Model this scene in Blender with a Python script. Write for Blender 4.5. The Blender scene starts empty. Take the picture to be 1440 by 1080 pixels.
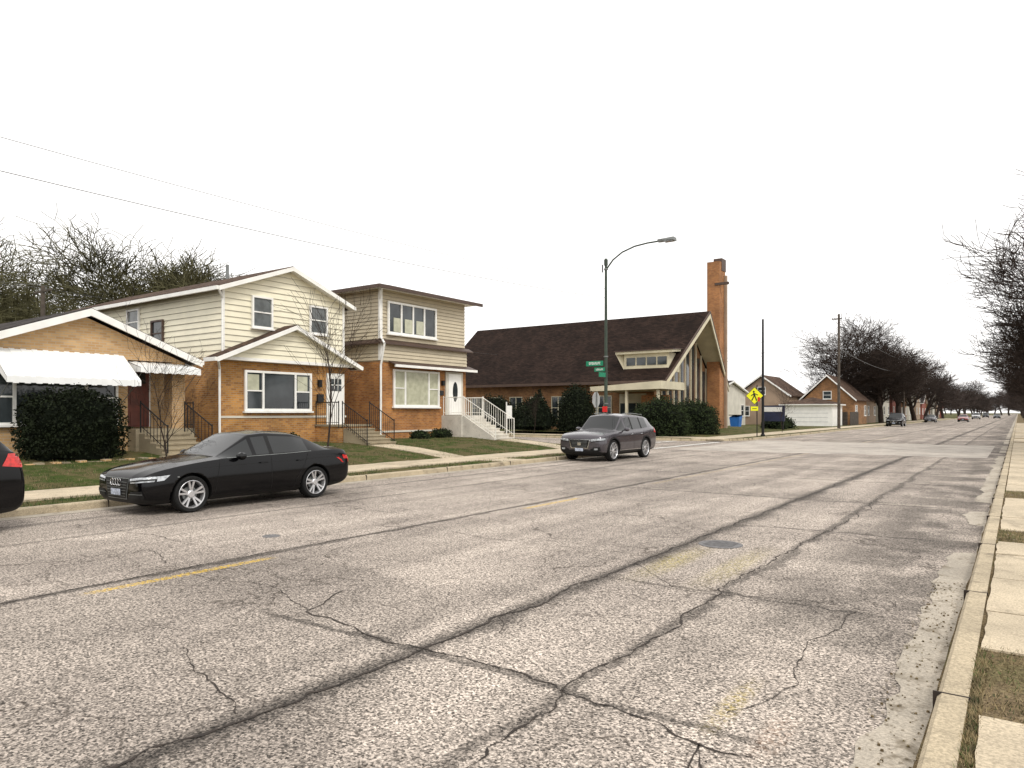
import bpy, math, random
from mathutils import Vector, noise, Matrix
from mathutils.bvhtree import BVHTree
R=random.Random(7)
scene=bpy.context.scene
# ---------------------------------------------------------------- materials
class NT:
    def __init__(s,name):
        s.m=bpy.data.materials.new(name); s.m.use_nodes=True
        s.t=s.m.node_tree; s.b=s.t.nodes['Principled BSDF']; s._o=None
    def n(s,ty): return s.t.nodes.new(ty)
    def put(s,sock,v):
        if isinstance(v,bpy.types.NodeSocket): s.t.links.new(v,sock)
        else:
            if isinstance(v,(tuple,list)) and len(v)==3 and sock.type=='RGBA': v=(*v,1)
            sock.default_value=v
    def obj(s):
        if not s._o: s._o=s.n('ShaderNodeTexCoord').outputs['Object']
        return s._o
    def xyz(s):
        q=s.n('ShaderNodeSeparateXYZ'); s.put(q.inputs[0],s.obj()); return q.outputs
    def comb(s,x,y,z):
        q=s.n('ShaderNodeCombineXYZ'); s.put(q.inputs[0],x); s.put(q.inputs[1],y); s.put(q.inputs[2],z); return q.outputs[0]
    def mth(s,op,a,b=0.0,c=None):
        q=s.n('ShaderNodeMath'); q.operation=op; s.put(q.inputs[0],a); s.put(q.inputs[1],b)
        if c is not None: s.put(q.inputs[2],c)
        return q.outputs[0]
    def noise(s,sc,det=3,rough=.55,vec=None,out='Fac'):
        q=s.n('ShaderNodeTexNoise'); s.put(q.inputs['Vector'],vec if vec is not None else s.obj())
        q.inputs['Scale'].default_value=sc; q.inputs['Detail'].default_value=det; q.inputs['Roughness'].default_value=rough
        return q.outputs[out]
    def mr(s,v,a,b,c=0.0,d=1.0,smooth=True):
        q=s.n('ShaderNodeMapRange'); 
        if smooth: q.interpolation_type='SMOOTHSTEP'
        s.put(q.inputs[0],v); s.put(q.inputs[1],a); s.put(q.inputs[2],b); s.put(q.inputs[3],c); s.put(q.inputs[4],d); return q.outputs[0]
    def mix(s,f,a,b,mode='MIX'):
        q=s.n('ShaderNodeMix'); q.data_type='RGBA'; q.blend_type=mode
        s.put(q.inputs[0],f); s.put(q.inputs[6],a); s.put(q.inputs[7],b); return q.outputs[2]
    def scl(s,col,f):
        q=s.n('ShaderNodeVectorMath'); q.operation='SCALE'; s.put(q.inputs[0],col); s.put(q.inputs[3],f); return q.outputs[0]
    def vadd(s,a,b):
        q=s.n('ShaderNodeVectorMath'); q.operation='ADD'; s.put(q.inputs[0],a); s.put(q.inputs[1],b); return q.outputs[0]
    def bump(s,h,st=.3,dist=.02):
        q=s.n('ShaderNodeBump'); q.inputs['Strength'].default_value=st; q.inputs['Distance'].default_value=dist
        s.put(q.inputs['Height'],h); s.put(s.b.inputs['Normal'],q.outputs[0])
    def base(s,c): s.put(s.b.inputs['Base Color'],c)
def simple(name,col,rough=.7,var=.2,scale=2.0,bump=0,metal=0,coat=0,spec=None,fine=0):
    k=NT(name)
    f=k.noise(scale,2)
    lo=tuple(c*(1-var) for c in col); hi=tuple(min(1,c*(1+var)) for c in col)
    c=k.mix(k.mr(f,.3,.7),lo,hi)
    if fine:
        c=k.scl(c,k.mr(k.noise(fine,2),.3,.7,.75,1.2))
    k.base(c); k.b.inputs['Roughness'].default_value=rough; k.b.inputs['Metallic'].default_value=metal
    if coat: k.b.inputs['Coat Weight'].default_value=coat; k.b.inputs['Coat Roughness'].default_value=.03
    if spec is not None: k.b.inputs['Specular IOR Level'].default_value=spec
    if bump: k.bump(k.noise(fine or scale*8,3),bump,.02)
    return k.m
def brick(name,c1,c2,mortar,dirt=.25):
    k=NT(name); x,y,z=k.xyz()
    q=k.n('ShaderNodeTexBrick'); k.put(q.inputs['Vector'],k.comb(k.mth('ADD',x,y),z,0.0))
    k.put(q.inputs['Color1'],c1); k.put(q.inputs['Color2'],c2); k.put(q.inputs['Mortar'],mortar)
    q.inputs['Scale'].default_value=1; q.inputs['Mortar Size'].default_value=.009; q.inputs['Brick Width'].default_value=.22
    q.inputs['Row Height'].default_value=.078; q.inputs['Bias'].default_value=-.1
    c=k.scl(q.outputs['Color'],k.mr(k.noise(.9,4),.3,.7,1-dirt,1+dirt))
    k.base(c); k.b.inputs['Roughness'].default_value=.9
    k.bump(q.outputs['Fac'],-.4,.01)
    return k.m
def shingle(name,col):
    k=NT(name); x,y,z=k.xyz()
    q=k.n('ShaderNodeTexBrick'); k.put(q.inputs['Vector'],k.comb(k.mth('ADD',x,k.mth('MULTIPLY',y,.31)),k.mth('ADD',z,k.mth('MULTIPLY',y,.5)),0.0))
    k.put(q.inputs['Color1'],tuple(c*.6 for c in col)); k.put(q.inputs['Color2'],tuple(c*1.5 for c in col)); k.put(q.inputs['Mortar'],tuple(c*.4 for c in col))
    q.inputs['Scale'].default_value=1; q.inputs['Mortar Size'].default_value=.01; q.inputs['Brick Width'].default_value=.33; q.inputs['Row Height'].default_value=.16
    k.base(k.scl(q.outputs['Color'],k.mr(k.noise(.5,4),.3,.7,.75,1.25))); k.b.inputs['Roughness'].default_value=.92; k.b.inputs['Specular IOR Level'].default_value=.12
    k.bump(k.noise(40,2),.4,.02); return k.m

def road_mat():
    k=NT('asphalt'); x,y,z=k.xyz()
    big=k.mr(k.noise(.35,4,.6),.35,.65)
    c=k.mix(big,(.40,.345,.295),(.30,.258,.222))
    sv=k.comb(k.mth('MULTIPLY',x,1.6),k.mth('MULTIPLY',y,.08),0.0)
    c=k.scl(c,k.mr(k.noise(1,4,.6,sv),.3,.7,.80,1.16))
    vo=k.n('ShaderNodeTexVoronoi'); k.put(vo.inputs['Vector'],k.obj()); vo.inputs['Scale'].default_value=78
    sp=k.n('ShaderNodeSeparateColor'); k.put(sp.inputs[0],vo.outputs['Color'])
    g=k.mr(sp.outputs[0],0,1,.22,1.78,False)
    n40=k.noise(44,2,.6)
    g2=k.mth('MULTIPLY',g,k.mr(n40,.32,.58,.42,1.16))
    c=k.scl(c,g2)
    BRK=k.noise(26,4,.75); WV=k.noise(.9,5,.7,k.comb(k.mth('MULTIPLY',x,.25),y,0.0)); WH=k.noise(1.1,5,.7,k.comb(x,k.mth('MULTIPLY',y,.3),5.0))
    def line(u,v,x0,w,amp,dark,wn,v0=None,v1=None):
        off=k.mth('MULTIPLY',k.mth('SUBTRACT',wn,.5),amp)
        dx=k.mth('ABSOLUTE',k.mth('ADD',k.mth('SUBTRACT',u,x0),off))
        ww=k.mr(wn,.3,.7,w*1.5,w*.5)
        m=k.mr(dx,0.0,ww,1.0,0.0)
        m=k.mr(k.mth('ADD',m,k.mth('MULTIPLY',k.mth('SUBTRACT',BRK,.5),2.2)),.15,.9)
        if v0 is not None: m=k.mth('MULTIPLY',m,k.mth('MULTIPLY',k.mr(v,v0-.3,v0+.3),k.mr(v,v1-.3,v1+.3,1.0,0.0)))
        return k.mth('SUBTRACT',1.0,k.mth('MULTIPLY',m,dark))
    f=1.0; T=None
    for x0,w,amp,dk in((-3.76,.30,.22,.62),(-3.76,.12,.25,.62),(-7.93,.15,.16,.72),(-11.3,.12,.35,.5),(-2.42,.12,.5,.6),(-13.1,.2,.3,.45)):
        l=line(x,y,x0,w,amp,dk,WV); T=l if T is None else k.mth('MULTIPLY',T,l)
    for y0,w,amp,dk,a,b_ in((4.02,.09,.55,.7,-5.6,-1.1),(7.1,.07,.6,.55,-3.8,-1.0),(11.7,.10,.7,.6,-3.8,-1.0),(15.8,.12,.6,.6,-8,-1.0),(20.7,.13,.6,.55,-13,-1.0),(24.3,.14,.6,.5,-13,-1.0),(29,.18,.6,.5,-14,-1.0)):
        T=k.mth('MULTIPLY',T,line(y,x,y0,w,amp,dk,WH,a,b_))
    c=k.mix(k.mth('SUBTRACT',1.0,T),c,k.scl(c,.18))
    warp=k.scl(k.noise(1.3,3,.65,None,'Color'),.9)
    pv=k.vadd(k.obj(),warp)
    for sc,wd,lo,hi,dk in((.42,.014,.42,.52,.75),(1.25,.014,.54,.62,.55),):
        vo=k.n('ShaderNodeTexVoronoi'); vo.feature='DISTANCE_TO_EDGE'; k.put(vo.inputs['Vector'],pv); vo.inputs['Scale'].default_value=sc
        m=k.mr(vo.outputs['Distance'],wd*.25*sc,wd*1.3*sc,1.0,0.0)
        m=k.mth('MULTIPLY',m,k.mr(big,.2,.8)); m=k.mth('MULTIPLY',m,k.mr(BRK,.3,.55,.3,1))
        c=k.mix(k.mth('MULTIPLY',m,dk),c,(.04,.03,.022))
    GN=k.noise(.8,5,.6)
    st=k.mth('MULTIPLY',k.mr(x,-3.0,-1.0),k.mr(GN,.36,.58)); st=k.mth('MULTIPLY',st,k.mr(y,3.5,7))
    c=k.mix(k.mth('MULTIPLY',st,.72),c,k.scl(c,.25))
    c=k.mix(k.mth('MULTIPLY',k.mr(k.noise(.16,2,.4),.55,.57),.35),c,k.scl(c,.55))
    def rect(x0,x1,y0,y1,e=.02):
        a=k.mth('MULTIPLY',k.mr(x,x0-e,x0+e),k.mr(x,x1-e,x1+e,1.0,0.0))
        b=k.mth('MULTIPLY',k.mr(y,y0-e*8,y0+e*8),k.mr(y,y1-e*8,y1+e*8,1.0,0.0))
        return k.mth('MULTIPLY',a,b)
    wear=k.mr(BRK,.42,.6)
    for (a,b,c0,d,s,e,col) in((-7.73,-7.60,3.4,5.5,.95,.02,(.62,.40,.03)),(-7.73,-7.60,11.2,13.2,.9,.02,(.62,.40,.03)),(-7.72,-7.60,17,60,.3,.03,(.5,.36,.05)),
                   (-3.6,-3.3,7.7,8.9,.5,.12,(.55,.45,.05)),(-1.52,-1.40,4.2,4.7,.45,.05,(.6,.45,.04)),(-1.2,-1.05,4.05,4.25,.3,.05,(.6,.28,.12)),(-2.9,-2.6,7.6,9.4,.3,.1,(.5,.42,.05))):
        c=k.mix(k.mth('MULTIPLY',k.mth('MULTIPLY',rect(a,b,c0,d,e),wear),s),c,col)
    k.base(c)
    k.b.inputs['Roughness'].default_value=.9; k.b.inputs['Specular IOR Level'].default_value=.2
    return k.m
ROAD=road_mat()
def conc(name,col,stain=.5):
    k=NT(name); c=k.mix(k.mr(k.noise(.7,5,.65),.35,.68),col,tuple(q*.72 for q in col))
    f=k.noise(60,3,.6); c=k.scl(c,k.mr(f,.3,.7,.72,1.22))
    c=k.mix(k.mth('MULTIPLY',k.mr(k.noise(3.1,4,.7),.52,.70),stain),c,(.15,.12,.08))
    k.base(c); k.b.inputs['Roughness'].default_value=.9; k.bump(f,.4,.01); return k.m
CONC=conc('concrete',(.54,.45,.32),.5); CURB=conc('curb_concrete',(.46,.38,.26),.75); GUT=conc('gutter_concrete',(.42,.37,.30),.9)
ICONC=conc('old_pavement',(.46,.41,.355),.5)
def grassmat(name,a,b,dirt,df=.5,stops=(.48,.62)):
    k=NT(name); c=k.mix(k.mr(k.noise(2.2,4,.65),.35,.65),a,b)
    c=k.mix(k.mth('MULTIPLY',k.mr(k.noise(1.1,5,.7),*stops),df),c,dirt)
    f=k.noise(45,3,.7)
    c=k.scl(c,k.mr(f,.3,.7,.45,1.45)); k.base(c); k.b.inputs['Roughness'].default_value=.95; k.b.inputs['Specular IOR Level'].default_value=.1
    k.bump(f,.8,.04); return k.m
GRASS=grassmat('lawn_grass',(.044,.068,.014),(.072,.086,.024),(.13,.10,.05),.8,(.42,.56))
BLADE=simple('grass_blades',(.058,.086,.018),.8,.5,1.7)
DIRT=grassmat('dirt',(.13,.095,.05),(.22,.165,.10),(.09,.095,.03),.5)
FAR=grassmat('far_ground',(.10,.10,.05),(.14,.12,.07),(.2,.17,.12),.5)
DEAD=simple('dead_grass',(.20,.155,.08),.9,.5,6)
BR_B=brick('orange_brick',(.45,.215,.052),(.24,.095,.024),(.33,.24,.14))
BR_C=brick('rust_brick',(.43,.18,.042),(.25,.085,.02),(.31,.21,.12))
BR_A=brick('tan_brick',(.55,.355,.17),(.41,.24,.10),(.44,.35,.25),.12)
BR_CH=brick('church_brick',(.30,.14,.046),(.17,.07,.025),(.24,.17,.11))
BR_T=brick('tower_brick',(.38,.16,.05),(.25,.095,.032),(.26,.17,.10),.2)
SID_B=simple('cream_siding',(.80,.75,.58),.55,.05,1.3)
SID_C=simple('beige_siding',(.53,.46,.33),.55,.06,1.3)
WHITE=simple('white_trim',(.84,.83,.79),.5,.05,2)
AWN=simple('awning_aluminium',(.84,.85,.84),.4,.05,2)
CREAM=simple('cream_trim',(.56,.51,.37),.6,.1,1)
BROWNR=shingle('brown_shingles',(.075,.048,.035)); DARKR=shingle('dark_shingles',(.040,.034,.031)); CHR=shingle('church_shingles',(.021,.0125,.0095))
BTRIM=simple('brown_trim',(.07,.042,.03),.6,.15,3)
GLASS=simple('window_glass',(.035,.042,.045),.06,.5,.8,spec=.7)
GLASSL=simple('curtained_glass',(.46,.46,.34),.12,.12,4,spec=.7)
BLIND=simple('window_blinds',(.10,.11,.11),.2,.25,3,spec=.7)
DOORR=simple('red_brown_door',(.14,.035,.02),.5,.2,3)
IRON=simple('black_iron',(.010,.010,.011),.5,.2,5,spec=.3)
WRAIL=simple('white_iron',(.78,.76,.70),.5,.06,5)
STEPC=conc('step_concrete',(.36,.30,.20),.5)
STEPW=conc('painted_steps',(.70,.66,.58),.3)
BARK=simple('bark',(.040,.030,.025),.95,.35,4,spec=.1)
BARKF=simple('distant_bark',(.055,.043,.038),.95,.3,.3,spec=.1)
BARKG=simple('budding_bark',(.085,.08,.042),.95,.3,.3,spec=.1)
LEAF=simple('yew_leaves',(.010,.014,.006),.8,.6,3.0,spec=.12)
LEAFG=simple('boxwood_leaves',(.018,.027,.009),.8,.6,3.0,spec=.15)
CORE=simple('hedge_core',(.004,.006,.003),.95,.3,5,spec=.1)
RUBBER=simple('tyre_rubber',(.010,.010,.010),.8,.2,20,spec=.25)
BLACKP=simple('black_plastic',(.008,.008,.008),.55,.1,5,spec=.25)
CHROME=simple('chrome',(.62,.62,.63),.18,.03,3,metal=1)
ALLOY=simple('alloy_rim',(.56,.56,.57),.30,.05,8,metal=.7)
PBLACK=simple('black_paint',(.0022,.0022,.0028),.12,.1,2,spec=.30)
PGREY=simple('grey_paint',(.075,.068,.078),.24,.06,2,metal=.5,coat=.6)
PRED=simple('red_paint',(.25,.02,.015),.3,.05,2,coat=1)
PWH=simple('silver_paint',(.5,.5,.5),.3,.05,2,coat=1)
CGLASS=simple('car_glass',(.005,.0065,.007),.03,.2,2,spec=.6)
LAMPG=simple('headlamp_lens',(.34,.36,.38),.08,.45,18,spec=.8,coat=1)
REDL=simple('tail_lens',(.50,.012,.008),.15,.25,20,coat=.5)
PLATE=simple('licence_plate',(.45,.5,.6),.4,.35,22)
GALV=simple('galvanised_steel',(.20,.21,.205),.5,.15,5,metal=.4)
POLEG=simple('pole_green_paint',(.028,.045,.03),.55,.2,4)
SGREEN=simple('sign_green',(.0,.20,.10),.45,.06,3)
SIGNW=simple('sign_white',(.75,.75,.72),.5,.05,3)
SYEL=simple('sign_yellow_green',(.85,.85,.01),.45,.06,3)
SBLACK=simple('sign_black',(.01,.01,.01),.5,.05,3)
SRED=simple('sign_red',(.6,.01,.01),.5,.05,3)
SBACK=simple('sign_back',(.42,.43,.43),.5,.1,3,metal=.3)
WOODP=simple('pole_wood',(.075,.06,.047),.9,.3,3)
FENCEW=simple('fence_wood',(.06,.048,.038),.9,.3,3)
STUCCO=simple('pale_wall',(.60,.57,.49),.8,.08,1)
STUCCO2=simple('tan_wall',(.33,.24,.17),.8,.1,1)
REDW=simple('red_wall',(.22,.07,.05),.8,.1,1)
BLUE=simple('blue_bin',(.02,.14,.45),.5,.1,2)
WIRE=simple('wire',(.10,.10,.10),.6,.05,2)
PAINTW=grassmat('road_paint',(.80,.79,.74),(.66,.64,.6),(.3,.27,.23),.8,(.5,.6))
CRACK=simple('crack_fill',(.028,.02,.015),.95,.4,9)
CAST=simple('cast_iron',(.13,.125,.125),.55,.25,14,bump=.5)
# ---------------------------------------------------------------- mesh builder
class B:
    def __init__(s): s.v=[];s.f=[];s.m=[];s.mats=[]
    def mi(s,m):
        if m not in s.mats: s.mats.append(m)
        return s.mats.index(m)
    def poly(s,pts,m):
        i=len(s.v); s.v+=[tuple(p) for p in pts]; s.f.append(tuple(range(i,i+len(pts)))); s.m.append(s.mi(m))
    def hexa(s,a,b,m):
        i=len(s.v); s.v+=[tuple(p) for p in a]+[tuple(p) for p in b]; k=s.mi(m)
        for f in((0,1,2,3),(7,6,5,4),(0,4,5,1),(1,5,6,2),(2,6,7,3),(3,7,4,0)): s.f.append(tuple(i+q for q in f)); s.m.append(k)
    def box(s,x0,x1,y0,y1,z0,z1,m):
        s.hexa([(x0,y0,z1),(x1,y0,z1),(x1,y1,z1),(x0,y1,z1)],[(x0,y0,z0),(x1,y0,z0),(x1,y1,z0),(x0,y1,z0)],m)
    def slab(s,q,t,m):
        s.hexa(q,[(p[0],p[1],p[2]-t) for p in q],m)
    def tube(s,p0,p1,r0,r1,n,m,cap=False):
        p0=Vector(p0);p1=Vector(p1);d=p1-p0
        if d.length<1e-6:return
        d.normalize(); u=d.orthogonal().normalized(); w=d.cross(u); i=len(s.v); k=s.mi(m)
        for p,r in((p0,r0),(p1,r1)):
            for j in range(n):
                a=2*math.pi*j/n; s.v.append(tuple(p+(u*math.cos(a)+w*math.sin(a))*r))
        for j in range(n):
            s.f.append((i+j,i+(j+1)%n,i+n+(j+1)%n,i+n+j)); s.m.append(k)
        if cap:
            s.f.append(tuple(i+j for j in range(n)));s.m.append(k); s.f.append(tuple(i+n+j for j in range(n)));s.m.append(k)
    def path(s,pts,r,n,m):
        for a,b in zip(pts,pts[1:]): s.tube(a,b,r,r,n,m)
    def extr(s,pts,d,m):
        d=Vector(d); a=[Vector(p) for p in pts]; b=[p+d for p in a]; s.poly(a,m); s.poly(b[::-1],m)
        for i in range(len(a)):
            j=(i+1)%len(a); s.poly([a[i],a[j],b[j],b[i]],m)
    def lathe(s,prof,axis_o,n,m,ax='X'):
        i=len(s.v);k=s.mi(m);L=len(prof)
        for j in range(n):
            a=2*math.pi*j/n
            for (r,h) in prof:
                if ax=='X': s.v.append((axis_o[0]+h,axis_o[1]+r*math.cos(a),axis_o[2]+r*math.sin(a)))
                else: s.v.append((axis_o[0]+r*math.cos(a),axis_o[1]+r*math.sin(a),axis_o[2]+h))
        for j in range(n):
            for q in range(L-1):
                s.f.append((i+j*L+q,i+j*L+q+1,i+((j+1)%n)*L+q+1,i+((j+1)%n)*L+q)); s.m.append(k)
    def fbox(s,face,pl,a0,a1,o0,o1,z0,z1,m):
        if face=='X': s.box(pl+o0,pl+o1,a0,a1,z0,z1,m)
        else: s.box(a0,a1,pl-o1,pl-o0,z0,z1,m)
    def obj(s,name,parent=None,org=(0,0,0),smooth=False,fix=True):
        me=bpy.data.meshes.new(name); o3=Vector(org)
        me.from_pydata([tuple(Vector(p)-o3) for p in s.v] if parent else s.v,[],s.f)
        for m in s.mats: me.materials.append(m)
        me.polygons.foreach_set('material_index',s.m)
        if fix:
            import bmesh
            bm=bmesh.new(); bm.from_mesh(me); bmesh.ops.recalc_face_normals(bm,faces=bm.faces); bm.to_mesh(me); bm.free()
        if smooth: me.polygons.foreach_set('use_smooth',[True]*len(me.polygons))
        o=bpy.data.objects.new(name,me); scene.collection.objects.link(o)
        if parent: o.parent=parent
        return o
def ent(name,loc=(0,0,0)):
    e=bpy.data.objects.new(name,None); e.location=loc; e.empty_display_size=.3; scene.collection.objects.link(e); return e
# ---------------------------------------------------------------- ground, road, kerbs
b=B(); b.poly([(-1500,-1500,-.03),(1500,-1500,-.03),(1500,2500,-.03),(-1500,2500,-.03)],FAR); b.obj('ground')
LK=-14.3; RK=-.42; CY0=33.0; CY1=43.5; RAD=4.0
b=B()
b.poly([(LK,-80,0),(RK,-80,0),(RK,900,0),(LK,900,0)],ROAD)
b.poly([(-250,CY0-RAD,-.004),(LK,CY0-RAD,-.004),(LK,CY1+RAD,-.004),(-250,CY1+RAD,-.004)],ROAD)
road=b.obj('road')
b=B()
pts=[]
for i in range(28): 
    x=LK+.5+(RK-.6-LK-.5)*i/27; pts.append((x,33.5+R.uniform(-.35,.35)+ (0.5 if x>-7 else 0),.004))
for i in range(28):
    x=RK-.6-(RK-.6-LK-.5)*i/27; pts.append((x,47+R.uniform(-.5,.5),.004))
b.poly(pts,ICONC); b.obj('intersection_pavement')
def arc(cx,cy,r,a0,a1,n=10): return [(cx+r*math.cos(math.radians(a0+(a1-a0)*i/n)),cy+r*math.sin(math.radians(a0+(a1-a0)*i/n))) for i in range(n+1)]
p1=[(LK,-80),(LK,0),(LK,20)]+arc(LK-RAD,CY0-RAD,RAD,0,90)+[(-60,CY0),(-250,CY0)]
p2=[(-250,CY1),(-60,CY1)]+arc(LK-RAD,CY1+RAD,RAD,-90,0)+[(LK,70),(LK,900)]
p3=[(RK,900),(RK,60),(RK,20),(RK,-40)]
def offs(path,o):
    out=[]
    for i,p in enumerate(path):
        a=Vector(path[max(0,i-1)]);c=Vector(path[min(len(path)-1,i+1)]);d=(c-a).normalized(); n=Vector((d.y,-d.x)); out.append((p[0]+n.x*o,p[1]+n.y*o))
    return out
def strip(b,path,o0,o1,z0,z1,m):
    A=offs(path,o0);C=offs(path,o1)
    for i in range(len(path)-1):
        b.poly([(*A[i],z0),(*A[i+1],z0),(*C[i+1],z1),(*C[i],z1)],m)
def densify(path,step=1.6):
    out=[]
    for a,c in zip(path,path[1:]):
        a=Vector(a);c=Vector(c);L=(c-a).length;n=max(1,int(L/step)) if L<140 else 1
        out+= [tuple(a.lerp(c,i/n)) for i in range(n)]
    return out+[path[-1]]
for k,(p,nm) in enumerate(((p1,'kerb'),(p2,'kerb'),(p3,'kerb'))):
    b=B()
    strip(b,p,0.0,-.02,.0,.115,CURB); strip(b,p,-.02,-.045,.115,.14,CURB); strip(b,p,-.045,-.18,.14,.14,CURB); strip(b,p,-.18,-.18,.14,.05,CURB)
    jp=densify(p,3.0); A0=offs(jp,.003); A1=offs(jp,-.19)
    for i in range(1,len(jp)-1):
        if abs(jp[i][1])<70 and jp[i][0]>-60:
            a=Vector(A0[i]);c=Vector(A1[i]);t=(c-a).normalized();n=Vector((-t.y,t.x))*.007
            b.hexa([(a.x-n.x,a.y-n.y,.143),(a.x+n.x,a.y+n.y,.143),(c.x+n.x,c.y+n.y,.143),(c.x-n.x,c.y-n.y,.143)],[(a.x-n.x,a.y-n.y,.0),(a.x+n.x,a.y+n.y,.0),(c.x+n.x,c.y+n.y,.0),(c.x-n.x,c.y-n.y,.0)],CRACK)
    b.obj(nm,fix=False)
    b=B(); dp=densify(p,.12 if k==2 else .5); A=offs(dp,0.0)
    w=[]
    for q in dp:
        if k==2: 
            v=.29+.13*noise.noise(Vector((0,q[1]*.7,3)))+.07*noise.noise(Vector((4,q[1]*3.1,3)))+.03*noise.noise(Vector((4,q[1]*9,3)))
            if q[1]>7 and noise.noise(Vector((7,q[1]*.28,1)))>.12: v=.03
            w.append(max(.02,v))
        else: w.append(.36+.02*noise.noise(Vector((q[0],q[1],5))))
    for i in range(len(dp)-1):
        a0=A[i];a1=A[i+1]; d=(Vector(a1)-Vector(a0))
        if d.length<1e-5: continue
        d.normalize(); n=Vector((d.y,-d.x))
        b.poly([(a0[0],a0[1],.008),(a1[0],a1[1],.008),(a1[0]+n.x*w[i+1],a1[1]+n.y*w[i+1],.006),(a0[0]+n.x*w[i],a0[1]+n.y*w[i],.006)],GUT)
    b.obj('gutter',fix=False)
b=B(); y=1.0  # shadow line at the right kerb foot, painted as a dirt-coloured strip
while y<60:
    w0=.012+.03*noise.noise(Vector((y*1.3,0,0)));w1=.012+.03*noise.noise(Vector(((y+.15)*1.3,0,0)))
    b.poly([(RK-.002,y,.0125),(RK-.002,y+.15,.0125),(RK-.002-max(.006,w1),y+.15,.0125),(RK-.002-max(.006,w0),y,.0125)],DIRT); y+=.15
b.obj('gutter_shadow_line',fix=False)
def fillblock(path,name,extra,m,z):
    b=B(); A=offs(path,-.18); b.poly([(x,y,z) for x,y in A]+[(x,y,z) for x,y in extra],m); b.obj(name)
fillblock(p1,'verge',[(-250,-80)],GRASS,.12)
fillblock(p2,'verge',[(-250,900)],GRASS,.12)
b=B(); b.poly([(RK+.18,-40,.118),(60,-40,.118),(60,900,.118),(RK+.18,900,.118)],DIRT); b.obj('verge')
b=B(); y=-30.0
while y<CY0-.4: b.box(-17.2,-15.45,y,y+1.49,.05,.155+R.uniform(0,.012),CONC); y+=1.5
x=-17.25
while x>-80: b.box(x-1.49,x,CY0-3.2,CY0-1.75,.05,.155+R.uniform(0,.01),CONC); x-=1.5
b.box(-15.44,-14.5,CY0-6.2,CY0-4.6,.05,.15,CONC)
b.obj('sidewalk')
b=B(); y=CY1+.6
while y<240: b.box(-17.2,-15.3,y,y+1.49,.05,.155,CONC); y+=1.5
x=-17.3
while x>-80: b.box(x-1.49,x,CY1+2.0,CY1+3.5,.05,.155,CONC); x-=1.5
b.obj('sidewalk')
b=B()
def rag(x0,y0,x1,y1,z,jit,m):
    P=[];n=9
    for i in range(n): P.append((x0+R.uniform(-jit,jit),y0+(y1-y0)*i/(n-1),z))
    P.append((x1,y1,z)); P.append((x1,y0,z))
    b.extr(P,(0,0,-.08),m)
segs=[(-2,.6,-.21),(.62,2.1,-.215),(2.12,3.3,-.19),(3.32,4.75,-.17),(6.15,7.3,-.215),(7.33,8.8,-.22),(8.83,10.3,-.215),(10.33,11.3,-.22),(12.5,14.0,-.215),(14.03,15.6,-.22),(15.63,17.2,-.21),(18.8,20.3,-.215),(20.33,22,-.215)]
for a,c,x0 in segs: rag(x0,a,1.5,c,.134+R.uniform(0,.008),.010,CONC)
y=22.03
while y<140:
    if R.random()>.12: rag(-.22,y,1.5,y+1.47,.134+R.uniform(0,.01),.008,CONC)
    y+=1.5
b.obj('sidewalk')
b=B(); bare=[(4.7,6.2),(11.25,12.55),(17.15,18.85)]
for i in range(8000):
    if i%4==0: y=R.uniform(2.5,6); x=R.uniform(-.24,-.17)
    else: a,c=bare[i%2 if i%5 else 2]; y=R.uniform(a,c); x=R.uniform(-.24,.7)
    h=R.uniform(.012,.05);w=.003; dx=R.uniform(-.03,.03);dy=R.uniform(-.03,.03)
    b.poly([(x-w,y,.117),(x+w,y+.003,.117),(x+dx,y+dy,.117+h)],DEAD if R.random()<.8 else BLADE)
for i in range(900):
    a,c=bare[i%3]; y=R.uniform(a-.2,c+.2) if i%2 else R.uniform(2.6,9); x=R.uniform(-.24,.6) if i%2 else R.uniform(-.75,-.44)
    z=.12 if i%2 else .01; s=R.uniform(.002,.008)
    b.hexa([(x-s,y-s,z+s),(x+s,y-s*.7,z+s*1.2),(x+s*.8,y+s,z+s),(x-s,y+s*.9,z+s)],[(x-s*1.2,y-s,z-.002),(x+s*1.1,y-s,z-.002),(x+s,y+s*1.2,z-.002),(x-s,y+s,z-.002)],GUT if i%3 else DIRT)
b.obj('weeds',fix=False)
def lawn_z(x,y=0):
    t=(-17.2-x)
    if t<0: return .13
    return .14+.46*min(1,max(0,t/5.0))**.8+.02*noise.noise(Vector((x*.8,y*.8,0)))
def lawn(name,y0,y1,x0=-17.2,x1=-60,dz=0,flat=False):
    b=B(); xs=[x0-.5*i for i in range(14)]+[x0-9,-45,x1]; n=int((y1-y0)/1.0); ys=[y0+(y1-y0)*i/n for i in range(n+1)]
    for i in range(len(xs)-1):
        for j in range(n):
            f=lambda x,y: (x,y,(lawn_z(x,y) if not flat else .14+.2*min(1,(x0-x)/5))+dz)
            b.poly([f(xs[i],ys[j]),f(xs[i],ys[j+1]),f(xs[i+1],ys[j+1]),f(xs[i+1],ys[j])],GRASS)
    b.obj(name,smooth=True,fix=False)
lawn('lawn',-30,29.6); lawn('lawn',CY1+3.6,75,flat=True,x1=-50)
b=B()
for i in range(48000):
    y=R.uniform(1,32.8); x=-14.5-R.random()**1.2*9.3
    if -17.2<x<-15.45: continue
    if noise.noise(Vector((x*.9,y*.9,2)))<-.1: continue
    if y>29.6 and x<-17.2: continue
    z=lawn_z(x,y)-.005; h=R.uniform(.03,.085); w=.008; a=R.uniform(0,6.28)
    b.poly([(x-w*math.cos(a),y-w*math.sin(a),z),(x+w*math.cos(a),y+w*math.sin(a),z),(x+R.uniform(-.03,.03),y+R.uniform(-.03,.03),z+h)],BLADE if R.random()<.78 else DEAD)
b.obj('grass',fix=False)
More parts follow.
